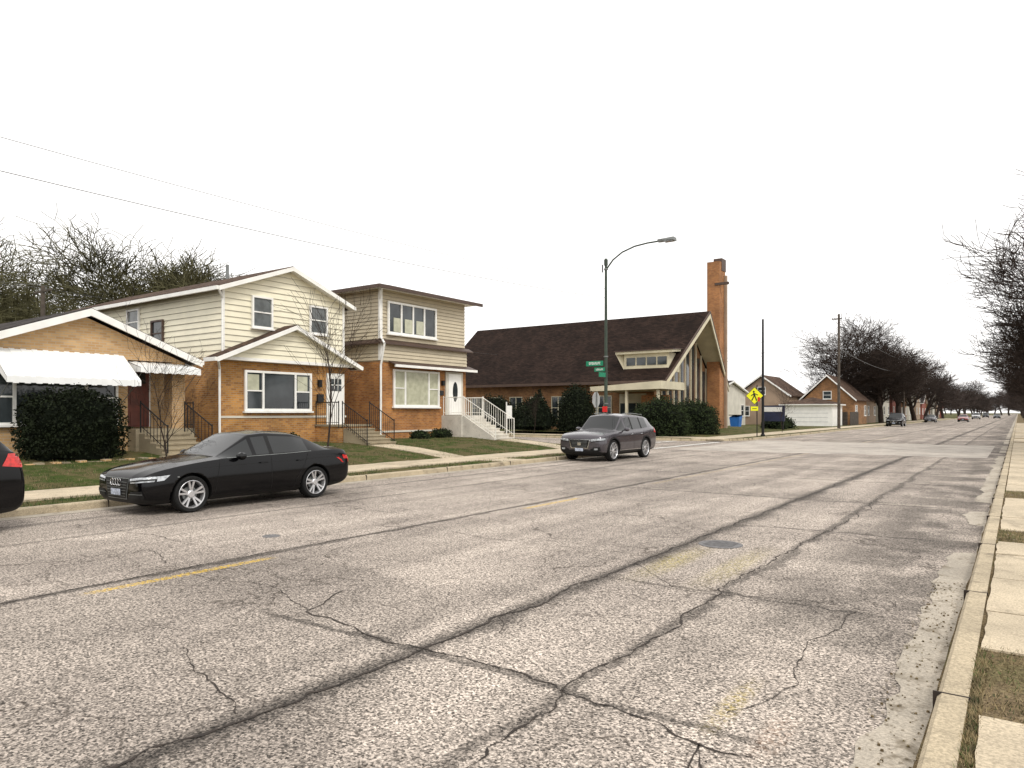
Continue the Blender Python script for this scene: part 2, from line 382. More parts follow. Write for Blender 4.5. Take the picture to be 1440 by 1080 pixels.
def walk(y0,y1,x1,name='front_walk'):
    b=B(); x=-17.2
    while x>x1:
        e=max(x1,x-1.2); z0=lawn_z(x,0)+.03; z1=lawn_z(e,0)+.03
        b.slab([(x,y0,z0),(x,y1,z0),(e+.012,y1,z1),(e+.012,y0,z1)],.1,CONC); x-=1.2
    b.obj(name)
walk(11.6,12.7,-20.9); walk(19.8,21.0,-21.0); walk(27.9,29.2,-20.7)
b=B(); b.box(-15.44,-14.49,11.8,12.9,.05,.15,CONC); b.box(-15.44,-14.49,19.8,21.2,.05,.15,CONC); b.obj('front_walk')
def crackline(b,pts,w,jit=.05,z=.005):
    P=[]
    for a,c in zip(pts,pts[1:]):
        a=Vector(a);c=Vector(c);n=max(2,int((c-a).length/.05))
        for i in range(n):
            p=a.lerp(c,i/n); q=p*1.3; q2=p*6
            P.append((p.x+jit*2.5*noise.noise(Vector((q.x,q.y,1)))+jit*.9*noise.noise(Vector((q2.x,q2.y,4)))+R.uniform(-jit,jit)*.12,p.y+jit*2.5*noise.noise(Vector((q.x,q.y,9)))+jit*.9*noise.noise(Vector((q2.x,q2.y,7)))+R.uniform(-jit,jit)*.12))
    L=None
    for i in range(len(P)-1):
        d=Vector((P[i+1][0]-P[i][0],P[i+1][1]-P[i][1])); 
        if d.length<1e-5: continue
        d.normalize(); n=Vector((d.y,-d.x))*w*R.uniform(.15,1.15)*.5
        A=((P[i][0]-n.x,P[i][1]-n.y,z),(P[i][0]+n.x,P[i][1]+n.y,z))
        if L: b.poly([L[0],L[1],A[1],A[0]],CRACK)
        L=A
b=B()
crackline(b,[(-5.6,4.9),(-5.3,4.25),(-3.74,4.03),(-2.41,4.04),(-1.43,3.8),(-.95,3.9)],.020,.06)
crackline(b,[(-2.5,18),(-2.3,14.2),(-2.42,10.8),(-2.52,8.6),(-2.48,6.9),(-2.40,5.4),(-2.43,4.3),(-2.3,2.8),(-2.2,1.5)],.020,.06)
crackline(b,[(-3.8,-1),(-3.74,4),(-3.8,9),(-3.74,20),(-3.76,33)],.03,.05)
crackline(b,[(-3.7,7.05),(-2.5,7.0),(-1.6,7.3),(-1.0,7.15)],.014)
crackline(b,[(-3.7,11.9),(-2.4,11.6),(-1.0,11.0)],.018)
crackline(b,[(-7.9,15.5),(-5.5,15.9),(-3.7,15.8),(-1,16.3)],.022)
crackline(b,[(-7.95,-3),(-7.93,10),(-7.9,30)],.022,.04)
crackline(b,[(-3.8,20.6),(-1.1,20.9)],.03); crackline(b,[(-7.9,24),(-3.8,24.4),(-1.1,24.2)],.03)
crackline(b,[(-1.43,3.8),(-1.25,3.2),(-1.4,2.6)],.016); crackline(b,[(-1.43,3.8),(-1.15,3.4),(-1.0,2.9)],.012)
crackline(b,[(-1.2,7.1),(-1.35,6.0),(-1.15,5.0),(-1.45,4.2)],.011)
crackline(b,[(-5.3,4.3),(-6.3,4.6),(-7.6,4.4),(-9.5,4.9)],.012); crackline(b,[(-5.3,3.0),(-4.4,2.7),(-3.8,2.5)],.012); crackline(b,[(-9,8.6),(-6,8.2),(-3.8,8.4)],.012)
for i in range(40):
    x=R.uniform(-7.5,-1.1);y=R.uniform(2.5,24);a=R.choice([0,1.57])+R.uniform(-.5,.5); P=[(x,y)]
    for j in range(R.randint(2,6)):
        a+=R.uniform(-.5,.5); x+=math.cos(a)*.5;y+=math.sin(a)*.5; P.append((max(-13,min(-1,x)),y))
    crackline(b,P,R.uniform(.004,.010),.06)
for i in range(14):
    y=2+i*3.6+R.uniform(-.5,.5); x0=R.uniform(-13.8,-9); crackline(b,[(x0,y),(x0+2,y+R.uniform(-.3,.3)),(min(-8,x0+R.uniform(3,5)),y+R.uniform(-.3,.3))],.012)
b.obj('road_cracks',fix=False)
b=B(); b.lathe([(0,.008),(.25,.008),(.25,.011),(.29,.011),(.30,.004)],(-3.36,9.7,0),36,CAST,'Z')
for i in range(-3,4): b.box(-3.36-.2,-3.36+.2,9.7+i*.06-.01,9.7+i*.06+.01,.008,.0125,CAST)
b.obj('manhole_cover')
b=B()
for xx in(-15.0,-17.9): b.poly([(xx-.15,CY0+.4,.008),(xx+.15,CY0+.4,.008),(xx+.15,CY1-.4,.008),(xx-.15,CY1-.4,.008)],PAINTW)
b.poly([(-19.6,CY0+.5,.008),(-19.1,CY0+.5,.008),(-19.1,38,.008),(-19.6,38,.008)],PAINTW)
b.obj('crosswalk_markings')
# ---------------------------------------------------------------- building parts
def siding(b,face,pl,a0,a1,z0,z1,m,course=.22,lim=None):
    z=z0
    while z<z1-.01:
        t=min(z+course,z1); l0,r0=lim(z) if lim else (a0,a1); l1,r1=lim(t) if lim else (a0,a1)
        if r0-l0<.05: break
        def P(a,o,zz): return (pl+o,a,zz) if face=='X' else (a,pl-o,zz)
        b.poly([P(l0,.04,z),P(r0,.04,z),P(r1,.004,t),P(l1,.004,t)],m)
        b.poly([P(l0,.0,z),P(r0,.0,z),P(r0,.04,z),P(l0,.04,z)],BTRIM)  # underside coloured dark to paint the shadow line below each board
        z=t
def window(b,face,pl,a0,a1,z0,z1,cols=(1,),fr=WHITE,gl=GLASS,hung=True,t=.07,sill=True):
    b.fbox(face,pl,a0,a1,.0,.03,z0,z1,gl)
    b.fbox(face,pl,a0-t,a0,.0,.09,z0-t,z1+t,fr); b.fbox(face,pl,a1,a1+t,.0,.09,z0-t,z1+t,fr)
    b.fbox(face,pl,a0,a1,.0,.088,z1,z1+t,fr); b.fbox(face,pl,a0,a1,.0,.088,z0-t,z0,fr)
    if sill: b.fbox(face,pl,a0-t*1.6,a1+t*1.6,.0,.14,z0-t*1.8,z0-t-.002,fr)
    tot=sum(cols); c=a0
    for i,w in enumerate(cols):
        e=c+(a1-a0)*w/tot
        if i<len(cols)-1: b.fbox(face,pl,e-.04,e+.04,.0,.085,z0,z1,fr)
        if hung and (hung is True or i in hung):
            zm=(z0+z1)/2; b.fbox(face,pl,c+(.0 if i==0 else .04),e-(.0 if i==len(cols)-1 else .04),.0,.06,zm-.025,zm+.025,fr)
        c=e
def gable(b,x0,x1,y0,y1,ze,zr,ov,fo,mroof,mfas,t=.14,fw=.2,bo=0.2):
    ym=(y0+y1)/2; X1=x1+fo; X0=x0-bo
    b.slab([(X0,y0-ov,ze),(X1,y0-ov,ze),(X1,ym,zr),(X0,ym,zr)],t,mroof)
    b.slab([(X0,ym+.001,zr),(X1,ym+.001,zr),(X1,y1+ov,ze),(X0,y1+ov,ze)],t,mroof)
    for s,yy in((-1,y0-ov),(1,y1+ov)):
        a=(X1+.002,yy,ze-.03);c=(X1+.002,ym+s*.001,zr-.03)
        q=[a,c,(X1+.05,c[1],c[2]),(X1+.05,a[1],a[2])]
        b.hexa(q,[(p[0],p[1],p[2]-fw) for p in q],mfas)
        b.box(X0,X1,min(yy,yy+s*.09),max(yy,yy+s*.09),ze-.17,ze-.03,mfas)
    for s,yy in((-1,y0-ov),(1,y1+ov)):
        q=[(x1+.0,yy,ze-t-.01),(X1,yy,ze-t-.01),(X1,ym,zr-t-.01),(x1,ym,zr-t-.01)]
        b.poly(q,mfas)
def railing(b,p0,p1,h,m,n=8,r=.013,post=.022):
    p0=Vector(p0);p1=Vector(p1);up=Vector((0,0,h))
    b.tube(p0+up,p1+up,r*1.6,r*1.6,6,m); b.tube(p0+Vector((0,0,.12)),p1+Vector((0,0,.12)),r,r,5,m)
    for i in range(n+1):
        p=p0.lerp(p1,i/n); e=i in(0,n); b.tube(p-Vector((0,0,0 if not e else .1)),p+up*(1.0 if not e else 1.06),post if e else r*.8,post if e else r*.8,6,m)
def steps(b,xtop,xbot,y0,y1,ztop,zbot,n,m):
    for i in range(n):
        xa=xtop+(xbot-xtop)*i/n; xb=xtop+(xbot-xtop)*(i+1)/n; z=ztop-(ztop-zbot)*(i+1)/(n+1)
        b.box(xa+.001,xb,y0,y1,.1,z,m); b.box(xb-.01,xb+.03,y0-.005,y1+.005,z-.05,z+.003,m)
# ---------------- House A
e=ent('brick_bungalow',(-23,10,.4)); O=e.location
b=B(); b.box(-37,-23,6.9,11.3,.1,3.5,BR_A); b.box(-37,-24.3,11.3,13.2,.1,3.5,BR_A); b.box(-23.5,-23,12.75,13.2,.1,3.5,BR_A)
b.extr([(-23.0,6.9,3.5),(-23.0,13.2,3.5),(-23.0,10.05,4.72)],(-.15,0,0),BR_A)
b.extr([(-36.8,6.9,3.5),(-36.8,13.2,3.5),(-36.8,10.05,4.72)],(-.15,0,0),BR_A)
b.obj('walls',e,O)
b=B(); gable(b,-37,-23,6.9,13.2,3.62,4.98,.4,.35,DARKR,WHITE,fw=.22); b.obj('roof',e,O)
b=B(); window(b,'X',-23,7.3,10.9,1.55,3.0,(1,2.2,1),gl=GLASS,hung=(0,2)); b.obj('window',e,O)
b=B()
def awning(b,xw,y0,y1,zt,zb,out):
    n=int((y1-y0)/.14)
    for i in range(n):
        ya=y0+(y1-y0)*i/n; yb=y0+(y1-y0)*(i+1)/n; o=.02 if i%2 else 0
        b.slab([(xw,ya,zt+o),(xw,yb,zt+o),(xw+out,yb,zb+o),(xw+out,ya,zb+o)],.02,AWN)
        b.box(xw+out-.01,xw+out+.012+o*.3,ya,yb,zb-.16-(.02 if i%2 else 0),zb+.01+o,AWN)
    for y in(y0,y1):
        b.extr([(xw,y,zt),(xw+out,y,zb),(xw+out,y,zb-.15),(xw,y,zt-.35)],(0,.012,0),AWN)
    for y in(y0+.1,y1-.1): b.tube((xw,y,zb-.75),(xw+out-.05,y,zb-.1),.012,.012,5,GALV)
awning(b,-22.99,7.6,11.15,3.62,2.8,1.1)
awning(b,-23.2,11.35,13.35,3.48,3.25,.9)
b.obj('awning',e,O)
b=B(); b.box(-24.28,-24.2,11.75,12.65,1.35,3.4,WHITE); b.box(-24.2,-24.15,11.82,12.58,1.35,3.3,DOORR)
for zz in(1.6,2.3,2.95): b.box(-24.15,-24.13,11.95,12.45,zz-.2 if zz<2.9 else zz-.15,zz+.25 if zz<2.9 else zz+.2,DOORR if zz<2.9 else GLASS)
b.obj('door',e,O)
b=B(); b.box(-24.3,-22.5,11.3,13.25,.1,1.3,STEPC); steps(b,-22.5,-20.8,11.4,12.9,1.3,.45,5,STEPC); b.obj('front_steps',e,O)
b=B(); railing(b,(-22.5,12.9,1.3),(-20.9,12.9,.55),.85,IRON,8); railing(b,(-22.5,11.45,1.3),(-20.9,11.45,.55),.85,IRON,8); railing(b,(-24.1,13.2,1.3),(-22.5,13.2,1.3),.85,IRON,9)
b.obj('railing',e,O)
e=ent('planter_edging',(-20.7,9.5,.3)); b=B()
for i in range(26):
    y=7.6+i*.21; o=.03*math.sin(i*1.7); b.box(-20.75-.1+o,-20.62+o,y,y+.195,.3,.50+.03*math.sin(i*2.3),STEPC if i%3 else BR_A)
b.obj('bricks',e,e.location)
# ---------------- House B
e=ent('two_storey_house',(-24,18,.4)); O=e.location
b=B(); b.box(-37,-24,15.15,21.1,.1,3.85,BR_B); b.box(-24.0,-23.97,15.1,21.15,1.62,1.70,STUCCO); b.obj('walls',e,O)
b=B(); U0,U1=15.4,21.2; UZ=6.55; ym=(U0+U1)/2
b.box(-37.0,-24.25,U0,U1,3.85,UZ,SID_B)
sl=(7.62-UZ)/((U1-U0)/2)
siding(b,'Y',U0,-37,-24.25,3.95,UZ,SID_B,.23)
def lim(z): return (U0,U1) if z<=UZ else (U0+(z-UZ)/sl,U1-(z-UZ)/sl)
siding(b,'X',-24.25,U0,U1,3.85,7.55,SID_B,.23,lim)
b.extr([(-24.25,U0,UZ),(-24.25,U1,UZ),(-24.25,ym,7.6)],(-.1,0,0),SID_B)
b.extr([(-36.9,U0,UZ),(-36.9,U1,UZ),(-36.9,ym,7.6)],(-.1,0,0),SID_B)
for y in(U0,U1): b.box(-24.26,-24.19,y-.05,y+.05,3.9,UZ,WHITE)
L0,L1=14.95,21.3; LZ=3.9; lm=(L0+L1)/2; s2=(5.18-LZ)/((L1-L0)/2)
b.extr([(-23.72,L0,LZ),(-23.72,L1,LZ),(-23.72,lm,5.15)],(-.1,0,0),SID_B)
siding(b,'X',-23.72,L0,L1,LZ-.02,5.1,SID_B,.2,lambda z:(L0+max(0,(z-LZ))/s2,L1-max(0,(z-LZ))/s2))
b.box(-24.0,-23.68,L0,L1,3.78,3.9,WHITE)
b.obj('siding',e,O)
b=B(); gable(b,-37,-24.25,U0,U1,6.52,7.75,.38,.35,BROWNR,WHITE,fw=.17)
gable(b,-24.2,-23.72,L0,L1,3.86,5.33,.28,.28,BROWNR,WHITE,fw=.17,bo=0)
b.tube((-28,18.0,7.6),(-28,18.0,8.25),.07,.07,8,GALV,True); b.tube((-29.5,19.6,7.2),(-29.5,19.6,8.2),.05,.05,8,IRON,True)
b.obj('roof',e,O)
b=B()
window(b,'X',-24.2,16.65,17.45,5.2,6.3,gl=BLIND); window(b,'X',-24.2,19.4,20.2,5.2,6.25,gl=BLIND)
window(b,'X',-23.98,16.2,19.15,1.98,3.36,(1,2.1,1),gl=GLASS,hung=(0,2),t=.09)
for y in(16.25,18.55): b.box(-23.95,-23.945,y,y+.5,2.7,3.3,GLASSL)
window(b,'Y',15.38,-29.2,-28.4,4.6,5.55,gl=GLASS,fr=BTRIM); window(b,'Y',15.38,-31.2,-30.3,5.2,6.15,gl=BLIND)
b.obj('window',e,O)
b=B(); b.box(-23.99,-23.92,20.05,21.0,1.28,3.5,WHITE); b.box(-23.92,-23.89,20.14,20.91,1.3,3.4,WHITE)
for i in range(3):
    for j in range(2): b.box(-23.89,-23.88,20.24+i*.2,20.40+i*.2,2.75+j*.28,2.99+j*.28,GLASS)
b.tube((-23.88,20.2,2.3),(-23.82,20.2,2.3),.03,.03,8,CHROME,True)
b.obj('door',e,O)
b=B(); b.box(-23.98,-23.86,19.6,19.75,2.9,3.2,IRON); b.box(-23.98,-23.88,19.55,19.85,2.25,2.6,SBLACK); b.obj('porch_light',e,O)
b=B(); b.box(-24,-22.6,19.5,21.3,.1,1.25,BR_B); b.box(-24,-22.55,19.45,21.35,1.25,1.32,STEPC); steps(b,-22.55,-21.0,19.75,21.2,1.3,.5,5,STEPC); b.obj('front_steps',e,O)
b=B(); railing(b,(-22.55,19.7,1.3),(-21.1,19.7,.55),.95,IRON,12); railing(b,(-22.55,21.2,1.3),(-21.1,21.2,.55),.95,IRON,12); railing(b,(-23.95,19.5,1.3),(-22.55,19.5,1.3),.95,IRON,11)
b.obj('railing',e,O)
b=B()
b.path([(-23.45,14.72,3.7),(-23.9,15.05,3.45),(-23.9,15.05,.6)],.045,6,WHITE)
b.path([(-23.9,15.0,6.4),(-24.15,15.33,6.1),(-24.15,15.33,4.1)],.045,6,WHITE)
b.obj('downspout',e,O)
# ---------------- House C
e=ent('two_flat_house',(-24,26,.4)); O=e.location
C0,C1=23.2,29.45
b=B(); b.box(-36,-24,C0,C1,.1,4.2,BR_C); b.box(-24.0,-23.96,C0-.03,C1+.03,.9,.98,STUCCO); b.obj('walls',e,O)
b=B(); b.box(-36,-24.05,C0+.05,C1-.05,4.2,7.6,SID_C)
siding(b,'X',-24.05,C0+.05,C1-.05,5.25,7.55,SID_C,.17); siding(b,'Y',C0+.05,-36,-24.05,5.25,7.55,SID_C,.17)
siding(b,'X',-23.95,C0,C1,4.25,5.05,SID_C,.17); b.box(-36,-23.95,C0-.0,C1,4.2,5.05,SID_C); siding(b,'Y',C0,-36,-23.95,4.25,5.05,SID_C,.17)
for zz in(4.25,5.25): b.box(-24.06,-23.9,C0-.05,C0+.07,zz,zz+(.8 if zz<5 else 2.3),WHITE)
b.obj('siding',e,O)
b=B()
ex0,ex1,ey0,ey1,ez=-36.6,-23.4,C0-.6,C1+.6,7.62
rz=8.45; ry=(ey0+ey1)/2
rp=[(ex0+3.2,ry,rz),(ex1-3.2,ry,rz)]
b.poly([(ex0,ey0,ez),(ex1,ey0,ez),rp[1],rp[0]],DARKR); b.poly([(ex1,ey0,ez),(ex1,ey1,ez),rp[1]],DARKR); b.poly([(ex1,ey1,ez),(ex0,ey1,ez),rp[0],rp[1]],DARKR); b.poly([(ex0,ey1,ez),(ex0,ey0,ez),rp[0]],DARKR)
b.box(ex0+.01,ex1-.01,ey0+.01,ey1-.01,ez-.06,ez-.002,WHITE)
b.box(ex1-.01,ex1+.06,ey0-.05,ey1+.05,ez-.15,ez+.01,BTRIM); b.box(ex0,ex1,ey0-.06,ey0+.0,ez-.15,ez+.01,BTRIM)
def pent(z,o,ya,yb,h=.18):
    b.slab([(-24.04,ya,z+h),(-24.04,yb,z+h),(-24+o,yb,z),(-24+o,ya,z)],.06,BTRIM)
pent(5.05,.28,C0-.25,C1+.3); pent(4.08,.5,C0+.5,C1+.35,.2)
b.slab([(-36,C0+.04,5.23),(-24.04,C0+.04,5.23),(-23.75,C0-.25,5.05),(-36,C0-.25,5.05)],.06,BTRIM)
b.box(-23.55,-23.47,C0+.5,C1+.35,3.95,4.07,WHITE)
b.obj('roof',e,O)
b=B(); window(b,'X',-24.0,23.75,26.95,5.62,6.95,(1,1,1,1),hung=False,gl=GLASS,t=.09)
for y in(24.35,25.1,25.9): b.box(-23.965,-23.96,y-.3,y+.25,5.65,6.3,GLASSL)
window(b,'X',-23.98,24.1,27.15,2.2,3.78,(1,2.4,1),gl=GLASSL,hung=(0,2),t=.09)
b.obj('window',e,O)
b=B(); b.box(-23.99,-23.9,27.75,29.1,1.7,3.92,STUCCO); b.box(-23.9,-23.86,27.92,28.92,1.72,3.82,WHITE)
ov=[(-23.855,28.42+.2*math.cos(a*math.pi/10),2.9+.52*math.sin(a*math.pi/10)) for a in range(20)]; b.poly(ov,IRON)
ov=[(-23.850,28.42+.155*math.cos(a*math.pi/10),2.9+.46*math.sin(a*math.pi/10)) for a in range(20)]; b.poly(ov,GLASS)
b.box(-23.98,-23.85,27.45,27.6,3.2,3.45,IRON); b.box(-23.98,-23.93,27.35,27.6,2.7,2.95,SBLACK); b.obj('door',e,O)
b=B(); b.box(-24,-22.7,27.5,29.4,.1,1.68,STEPW); steps(b,-22.7,-20.7,27.7,29.2,1.66,.42,7,STEPW); b.extr([(-22.7,27.6,1.7),(-20.7,27.6,.6),(-20.7,27.6,.1),(-22.7,27.6,.1)],(0,.1,0),STEPW)
b.obj('front_steps',e,O)
b=B(); railing(b,(-22.7,27.7,1.7),(-20.7,27.7,.6),.9,WRAIL,14); railing(b,(-22.7,29.25,1.7),(-20.7,29.25,.6),.9,WRAIL,14); railing(b,(-23.95,27.6,1.7),(-22.7,27.6,1.7),.9,WRAIL,9); railing(b,(-23.95,29.3,1.7),(-22.7,29.3,1.7),.9,WRAIL,9)
b.obj('railing',e,O)
b=B(); b.path([(-23.45,C0-.4,7.5),(-23.95,C0-.06,7.05),(-23.88,C0-.06,5.3),(-23.6,C0-.1,5.0),(-23.88,C0-.06,4.0),(-23.88,C0-.06,.6)],.05,6,WHITE); b.obj('downspout',e,O)
# ---------------- Church
e=ent('church',(-30,60,.1)); O=e.location
Xr,Xe,Xl,Yr,Hw,Zr,Ze=-22.0,-22.9,-47.8,60.7,7.6,10.7,4.45
b=B()
b.box(-47,-24.2,54.0,67.4,.05,4.55,BR_CH)
b.extr([(-24.2,54,4.5),(-24.2,67.4,4.5),(-24.2,60.7,10.3)],(-.2,0,0),BR_CH); b.extr([(-46.9,54,4.5),(-46.9,67.4,4.5),(-46.9,60.7,10.3)],(-.2,0,0),BR_CH)
b.obj('walls',e,O)
b=B()
for s in(-1,1):
    y=Yr+s*Hw; q=[(Xl,y,Ze),(Xe,y,Ze),(Xr,Yr+s*.001,Zr),(Xl,Yr+s*.001,Zr)]; b.slab(q,.22,CHR)
b.obj('roof',e,O)
b=B()
for s in(-1,1):
    y=Yr+s*Hw
    for(dx,dz,w,m) in((.01,-.02,.16,BTRIM),(-.02,-.20,.42,CREAM)):
        a=(Xe+dx,y,Ze+dz);c=(Xr+dx,Yr+s*.001,Zr+dz); q=[a,c,(c[0]+.1,c[1],c[2]),(a[0]+.1,a[1],a[2])]; b.hexa(q,[(p[0],p[1],p[2]-w) for p in q],m)
    b.poly([(Xe,y,Ze-.24),(Xr,Yr,Zr-.24),(-24.2,Yr,Zr-.24),(-24.2,y,Ze-.24)],CREAM)
b.box(Xl,Xe,Yr-Hw-.06,Yr-Hw,Ze-.26,Ze-.02,BTRIM)
for i in range(9):
    y=55.2+i*1.3; zt=min(9.8,4.6+(5.9*(1-abs(y-60.7)/6.7))-.2); b.box(-24.19,-24.05,y-.06,y+.06,.6,zt,CREAM)
    if i<8: 
        z2=4.4+(5.9*(1-max(abs(y-60.7),abs(y+1.3-60.7))/6.7))-.3; b.box(-24.19,-24.12,y+.35,y+.95,1.2,max(2,z2),GLASS)
b.obj('gable_trim',e,O)
b=B(); b.box(-23.95,-22.75,65.4,67.0,.05,16.0,BR_T); b.box(-23.5,-22.7,65.9,67.06,15.2,16.35,BTRIM); b.box(-24.0,-22.7,65.3,65.4,.05,1,BR_T)
b.box(-23.2,-21.9,65.35,65.6,13.75,13.98,BTRIM); b.box(-22.72,-22.5,66.6,66.9,.05,14.8,STUCCO2); b.obj('tower',e,O)
b=B()
b.box(-27.1,-23.1,54.35,56.6,5.2,6.75,CREAM)
for i in range(4): b.box(-26.85+i*.93,-26.05+i*.93,54.31,54.36,5.75,6.4,GLASS)
b.extr([(-27.7,53.95,6.9),(-22.6,53.95,6.9),(-22.9,57.6,7.25),(-27.3,57.6,7.25)],(0,0,-.2),CREAM)
b.extr([(-27.8,53.85,6.98),(-22.5,53.85,6.98),(-22.8,57.9,7.3),(-27.4,57.9,7.3)],(0,0,-.07),BTRIM)
b.extr([(-27.1,54.3,5.45),(-27.7,53.95,6.8),(-27.1,54.9,6.8)],(-.02,0,0),CREAM)
b.obj('dormer',e,O)
b=B()
b.hexa([(-27.6,49.4,3.85),(-21.6,49.4,4.2),(-21.6,54,4.2),(-27.6,54,3.85)],[(-27.6,49.4,3.5),(-21.6,49.4,3.6),(-21.6,54,3.6),(-27.6,54,3.5)],CREAM)
for x in(-27.2,-24.6,-22.0): b.box(x-.09,x+.09,49.7,49.88,.1,3.55,CREAM)
b.box(-27.3,-24.9,53.9,54.0,.2,3.4,CREAM); 
for i in range(3): b.box(-27.2+i*.75,-26.55+i*.75,53.86,53.9,.3,2.6,GLASS)
b.box(-24.5,-22.2,52.2,52.5,.1,3.2,BR_T)
b.obj('entrance_canopy',e,O)
b=B()
for i in range(8):
    x=-45.5+i*2.3
    window(b,'Y',54.0,x,x+1.3,1.3,3.2,(1,1),fr=CREAM,gl=GLASS,hung=True)
b.obj('window',e,O)
b=B(); b.box(-27,-22,45.6+1.6,49.6,.05,.165,CONC); b.obj('front_walk')
# ---------------------------------------------------------------- bushes
def bush(name,cx,cy,cz,rx,ry,rz,n,ls,m=LEAF,shape='dome',seed=1):
    rr=random.Random(seed); e=ent(name,(cx,cy,cz)); b=B(); c=B()
    def surf(th,ph,k=1):
        d=Vector((math.cos(th)*math.cos(ph),math.sin(th)*math.cos(ph),math.sin(ph)))
        q=1+.18*noise.noise(d*2.3+Vector((seed,0,0)))+.11*noise.noise(d*6+Vector((seed,3,0)))
        if shape=='cone': w=(1-.75*max(0,d.z)); return Vector((d.x*rx*q*w*k*1.2,d.y*ry*q*w*k*1.2,max(-.1,d.z)*rz*q*k))
        if shape=='box':
            mx=max(abs(d.x),abs(d.y),abs(d.z)); d2=d/ (mx**.35)
            return Vector((d2.x*rx*q*k*.93,d2.y*ry*q*k*.93,d2.z*rz*q*k*.9))
        return Vector((d.x*rx*q*k,d.y*ry*q*k,d.z*rz*q*k))
    nu,nv=20,10
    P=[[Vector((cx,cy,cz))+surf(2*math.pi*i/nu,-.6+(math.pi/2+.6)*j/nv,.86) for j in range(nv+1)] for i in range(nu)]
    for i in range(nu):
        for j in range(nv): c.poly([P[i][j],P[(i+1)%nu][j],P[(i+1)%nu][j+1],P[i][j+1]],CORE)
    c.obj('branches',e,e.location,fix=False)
    for i in range(n):
        th=rr.uniform(0,6.283); ph=math.asin(rr.uniform(-.45,1)); k=rr.uniform(.84,1.05) if rr.random()<.93 else rr.uniform(1.05,1.13)
        p=Vector((cx,cy,cz))+surf(th,ph,k); u=Vector((rr.gauss(0,1),rr.gauss(0,1),rr.gauss(0,1))).normalized(); w=u.orthogonal().normalized()
        s=ls*rr.uniform(.6,1.4); b.poly([p-u*s,p+w*s*.5,p+u*s,p-w*s*.5],m)
    b.obj('leaves',e,e.location,fix=False)
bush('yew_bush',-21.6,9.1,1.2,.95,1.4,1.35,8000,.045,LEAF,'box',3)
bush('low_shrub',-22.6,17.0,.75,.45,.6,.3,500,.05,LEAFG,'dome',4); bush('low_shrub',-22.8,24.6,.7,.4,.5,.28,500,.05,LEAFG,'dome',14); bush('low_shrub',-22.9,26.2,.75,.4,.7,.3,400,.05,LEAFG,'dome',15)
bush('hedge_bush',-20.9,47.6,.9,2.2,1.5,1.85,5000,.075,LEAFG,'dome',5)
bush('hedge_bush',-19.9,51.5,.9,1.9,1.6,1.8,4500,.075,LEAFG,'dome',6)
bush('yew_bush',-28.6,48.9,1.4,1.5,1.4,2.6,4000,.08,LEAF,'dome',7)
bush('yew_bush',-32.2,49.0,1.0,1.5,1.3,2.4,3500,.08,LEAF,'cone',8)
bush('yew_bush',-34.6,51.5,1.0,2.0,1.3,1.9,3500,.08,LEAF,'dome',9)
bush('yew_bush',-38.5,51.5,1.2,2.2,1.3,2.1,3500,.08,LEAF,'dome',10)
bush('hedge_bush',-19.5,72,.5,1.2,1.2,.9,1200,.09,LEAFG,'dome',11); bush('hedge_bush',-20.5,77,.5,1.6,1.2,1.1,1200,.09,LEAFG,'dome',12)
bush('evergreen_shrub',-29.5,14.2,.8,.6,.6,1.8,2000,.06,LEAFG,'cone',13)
# ---------------------------------------------------------------- trees
def gen_tree(seed,H,r0,levels,mat=BARK,minr=.008,up=.06,ang=(.45,.95),dens=1.0,lean=(0,0)):
    rr=random.Random(seed); b=B()
    def grow(p,d,L,r,l):
        n=5 if l==0 else(4 if l<levels-1 else 2); sides=8 if l==0 else(5 if l<3 else 3); rc=r; endr=r*(.55 if l==0 else .3)
        for i in range(n):
            j=.10 if l==0 else .24
            d=(d+Vector((rr.gauss(0,j),rr.gauss(0,j),rr.gauss(0,j)*.7+up))).normalized(); q=p+d*(L/n); r2=max(minr,r+(endr-r)*(i+1)/n)
            b.tube(p,q,rc,r2,sides,mat); p=q; rc=r2
            if l<levels and (l>0 or i>=1):
                for c in range((2 if rr.random()<.55*dens else 1) if l>0 else 2):
                    a=rr.uniform(*ang); ax=d.orthogonal(); ax.rotate(Matrix.Rotation(rr.uniform(0,6.283),3,d)); nd=d.copy(); nd.rotate(Matrix.Rotation(a,3,ax))
                    if nd.z<-.15: nd.z*=-.3
                    grow(p,nd.normalized(),L*rr.uniform(.5,.8)*(1.0 if l else .95),max(minr,rc*rr.uniform(.45,.65)),l+1)
    grow(Vector((0,0,-.1)),Vector((lean[0]+rr.gauss(0,.03),lean[1]+rr.gauss(0,.03),1)).normalized(),H*(.42 if levels>3 else .75),r0,0)
    return b
def tree_obj(name,loc,mesh,sc=1,rot=0,wide=1.0):
    o=bpy.data.objects.new(name,mesh); o.location=loc; o.scale=(sc*wide,sc*wide,sc); o.rotation_euler=(0,0,rot); scene.collection.objects.link(o); return o
def tmesh(b,nm):
    o=b.obj(nm,fix=False); m=o.data; bpy.data.objects.remove(o); return m
def height(m): return max(v.co.z for v in m.vertices)
big=[tmesh(gen_tree(s,14,.36,5,mat=BARK,minr=.013,up=.03),'bare_tree') for s in(11,23,37)]
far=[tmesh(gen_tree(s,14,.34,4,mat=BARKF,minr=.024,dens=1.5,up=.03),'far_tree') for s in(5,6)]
green=tmesh(gen_tree(51,14,.34,5,mat=BARKG,minr=.015,dens=1.3,up=.02),'budding_tree')
HB=[height(m) for m in big]; HF=[height(m) for m in far]
def bt(i,x,y,h,rot,wide=1.0,name='bare_tree'): return tree_obj(name,(x,y,.1),big[i],h/HB[i],rot,wide)
bt(1,.9,46,12.0,1.7,1.0); bt(0,5.0,37,14.5,.3,.9); bt(2,1.3,60,10.5,4.1,.8); bt(1,1.6,76,10.5,3.0,.75); bt(1,1.8,104,11,5,.8)
